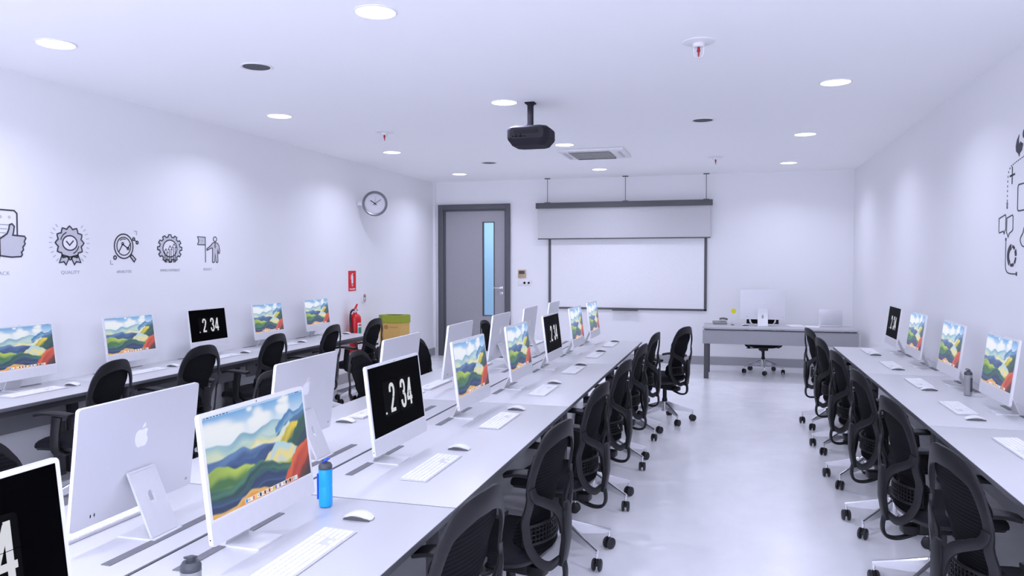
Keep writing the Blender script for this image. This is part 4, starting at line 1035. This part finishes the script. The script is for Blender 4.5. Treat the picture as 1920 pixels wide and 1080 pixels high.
# ------------------------------------------------------------------ chairs
fc = True
STARS = []
def chair(x, y, deg, label, group, star=0.):
    global fc
    o = place(ch0, fc, (x, y, 0), math.radians(deg), label, group); fc = False
    if star: STARS.append((o, star))
CHL = 'black mesh office chair, '
for k, (x, y, r) in enumerate([(-.92, 2.12, 171), (-.90, 3.12, 170), (-.90, 4.17, 172), (-.90, 5.17, 171), (-.90, 6.2, 173), (-.89, 7.25, 171)]):
    chair(x, y, r, CHL + '%s on the aisle side of the central desks' % ORD[k], 'chairs on the aisle side of the central desks', .22 - .06 * (k % 3))
chair(-.65, 8.02, 157, CHL + 'turned outwards at the far end of the central desks', 'chairs on the aisle side of the central desks')
for k, (x, y, r) in enumerate([(.975, 3.07, 10), (.975, 4.1, 9), (.975, 5.09, 8), (.975, 6.12, 9), (.975, 7.14, 9), (.975, 8.15, 11)]):
    chair(x, y, r, CHL + '%s along the right-hand desks' % ORD[k], 'chairs at the right-hand desks')
for k, (x, y, r) in enumerate([(-4.22, 4.17, 188), (-4.25, 5.15, 176), (-4.25, 6.15, 180), (-4.25, 7.2, 182), (-4.22, 8.15, 178)]):
    chair(x, y, r, CHL + '%s along the left-hand desks' % ORD[k], 'chairs at the left-hand desks')
for k, (x, y, r) in enumerate([(-2.45, 2.10, 0), (-2.45, 3.12, 0), (-2.43, 4.0, -4), (-2.43, 5.12, 3), (-2.40, 6.1, -3), (-2.43, 7.2, 0), (-2.45, 8.2, 0)]):
    chair(x, y, r, CHL + '%s on the far side of the central desks' % ORD[k], 'chairs on the far side of the central desks')
chair(.47, 11.88, -88, 'black mesh office chair behind the teacher desk', None)

for o, a in STARS:
    for c in o.children:
        if c.name.startswith('base_leg'): c.rotation_euler = (0, 0, a)
# ------------------------------------------------------------------ bottles
def bottle(col, strap, x, y, rz, label):
    t = thing('water_bottle', label, 'bottle', (x, y, D), rz)
    bm = B(); lathe(bm, [(0, .001), (.019, .001), (.0245, .006), (.0255, .014), (.0255, .075), (.0245, .080), (.0255, .085), (.0255, .135), (.0245, .142), (.0225, .145)], 32); obj('body', bm, col, t)
    bm = B(); lathe(bm, [(.0245, .143), (.0255, .146), (.0255, .157), (.0235, .160), (.020, .166), (0, .168)], 28); lathe(bm, [(.011, .166), (.011, .176), (.008, .178), (0, .178)], 16, (.003, 0, 0)); obj('lid', bm, LIDD, t)
    bm = B(); lathe(bm, [(.0262, .1405), (.0262, .1435), (.0245, .1435)], 28); obj('lid_band', bm, col, t)
    bm = B(); tube(bm, [(.012, 0, .168), (.0, .014, .176), (-.014, .008, .182), (-.014, -.008, .182), (0, -.014, .176)], .0025, 4, True, 4); obj('carry_loop', bm, strap, t)
    bm = B(); P = [Vector((.0285, 0, z)) for z in (.03, .06, .10, .125)]; sweep(bm, P, [.014] * 4, [.006] * 4, Vector((1, 0, 0)), False, 4); obj('grip_strap', bm, strap, t)
bottle(BLUEB, BLUED, -1.455, 2.535, math.radians(200), 'bright blue water bottle beside the computer showing hills wallpaper')
bottle(GREYB, LIDD, -1.30, 1.60, math.radians(120), 'grey water bottle at the near end of the central desks')
bottle(GREYB, LIDD, 1.567, 5.86, math.radians(-60), 'grey metal water bottle on the right-hand desks between two computers')

# ------------------------------------------------------------------ teacher's desk and what is on it
td = thing('teacher_desk', 'grey teacher desk with deep front panel before the back wall', 'desk', (.64, 11.45, 0))
bm = B(); box(bm, (0, 0, D - .012), (2.03, .80, .024), .003); obj('desk_top', bm, TEAT, td)
bm = B(); box(bm, (0, -.395, D - .034), (1.96, .006, .016)); obj('shadow_gap', bm, DESKM, td)
bm = B(); box(bm, (0, -.375, D - .135), (2.03, .03, .195), .003); obj('front_panel', bm, TEAP, td)
for x in (-1, 1):
    for y in (-.345, .34):
        bm = B(); box(bm, (x * .965, y, (D - .024) / 2), (.065, .05, D - .024), .003); obj('leg', bm, mat('leg_grey', (.075, .075, .082), .5), td)
o = copy_tree(pc_pic); o.location = (.44, 11.44, D); o.rotation_euler = (0, 0, PI / 2); o.scale = (1.10, 1.10, 1.10); o['label'] = 'silver desktop computer seen from behind on the teacher desk'; o['group'] = 'desktop computers'
o = copy_tree(kb); o.location = (.44, 11.66, D); o.rotation_euler = (0, 0, PI / 2); o['label'] = 'white keyboard behind the computer on the teacher desk'
o = copy_tree(ms); o.location = (.20, 11.42, D); o.rotation_euler = (0, 0, .4); o['label'] = 'white mouse beside the computer stand on the teacher desk'
lt = thing('laptop', 'open silver laptop seen from behind on the teacher desk', 'laptop', (1.36, 11.58, D), math.radians(-3))
bm = B(); box(bm, (0, .12, .008), (.31, .215, .014), .004); obj('base', bm, ALU, lt)
RL = Matrix.Rotation(math.radians(10), 3, 'X')
bm = B(); box(bm, (0, .0, .125), (.31, .008, .235), .003, RL); lidl = obj('lid', bm, ALU, lt)
bm = B()
def lf(u, v, d): return RL @ Vector((u, -.0045 - d, v + .125))
prism(bm, [(a * .042, b * .042) for a, b in apple_outline()], .0004, lf); prism(bm, [(a * .042, b * .042) for a, b in leaf_outline()], .0004, lf); obj('apple_logo', bm, LOGO, lidl, smooth=0)
ph = thing('desk_phone', 'grey desk telephone at the end of the teacher desk', 'telephone', (-.15, 11.66, D), .1)
bm = B(); prism(bm, [(-.09, .001), (.09, .001), (.09, .045), (-.09, .02)], .20, lambda u, v, d: (d - .10, u, v)); bmesh.ops.bevel(bm, geom=bm.edges[:], offset=.006, segments=2, affect='EDGES'); obj('base', bm, mat('phone_grey', (.25, .25, .24), .5), ph)
bm = B(); P = catmull([(.0, .07, .066), (.03, .07, .076), (.08, .07, .074), (.115, .07, .062)], 5); sweep(bm, P, [.045] * len(P), [.03] * len(P), Vector((0, 0, 1)), False, 5); obj('handset', bm, mat('phone_dark', (.16, .16, .16), .5), ph)
nh = thing('memo_holder', 'round yellow memo on a bent wire holder beside the teacher computer', 'memo holder', (.03, 11.5, D))
bm = B(); lathe(bm, [(0, 0), (.026, 0), (.026, .006), (.01, .010), (0, .010)], 20); obj('base', bm, CASEG, nh)
bm = B(); tube(bm, [(0, 0, .008), (.012, 0, .04), (-.004, 0, .075), (.016, 0, .11), (.0, 0, .14), (.01, 0, .17)], .0025, 5, sec=4, ref=(0, 1, 0)); obj('wire', bm, ALU, nh)
bm = B(); prism(bm, rrect(.066, .066, .024, 5, .012, .205), .004, lambda u, v, d: (u, d - .002, v)); obj('memo', bm, YEL, nh)
for k, (x, y, r) in enumerate(((.90, 11.60, .2), (1.10, 11.50, -.15))):
    bm = B(); box(bm, (0, 0, .002), (.21, .297, .004)); o = obj('paper_stack', bm, KEYW); o.location = (x, y, D); o.rotation_euler = (0, 0, r)
    tagp(o, 'loose white sheets on the teacher desk %s' % ('beside the computer' if k == 0 else 'beside the laptop'), 'paper', 'papers on the teacher desk')
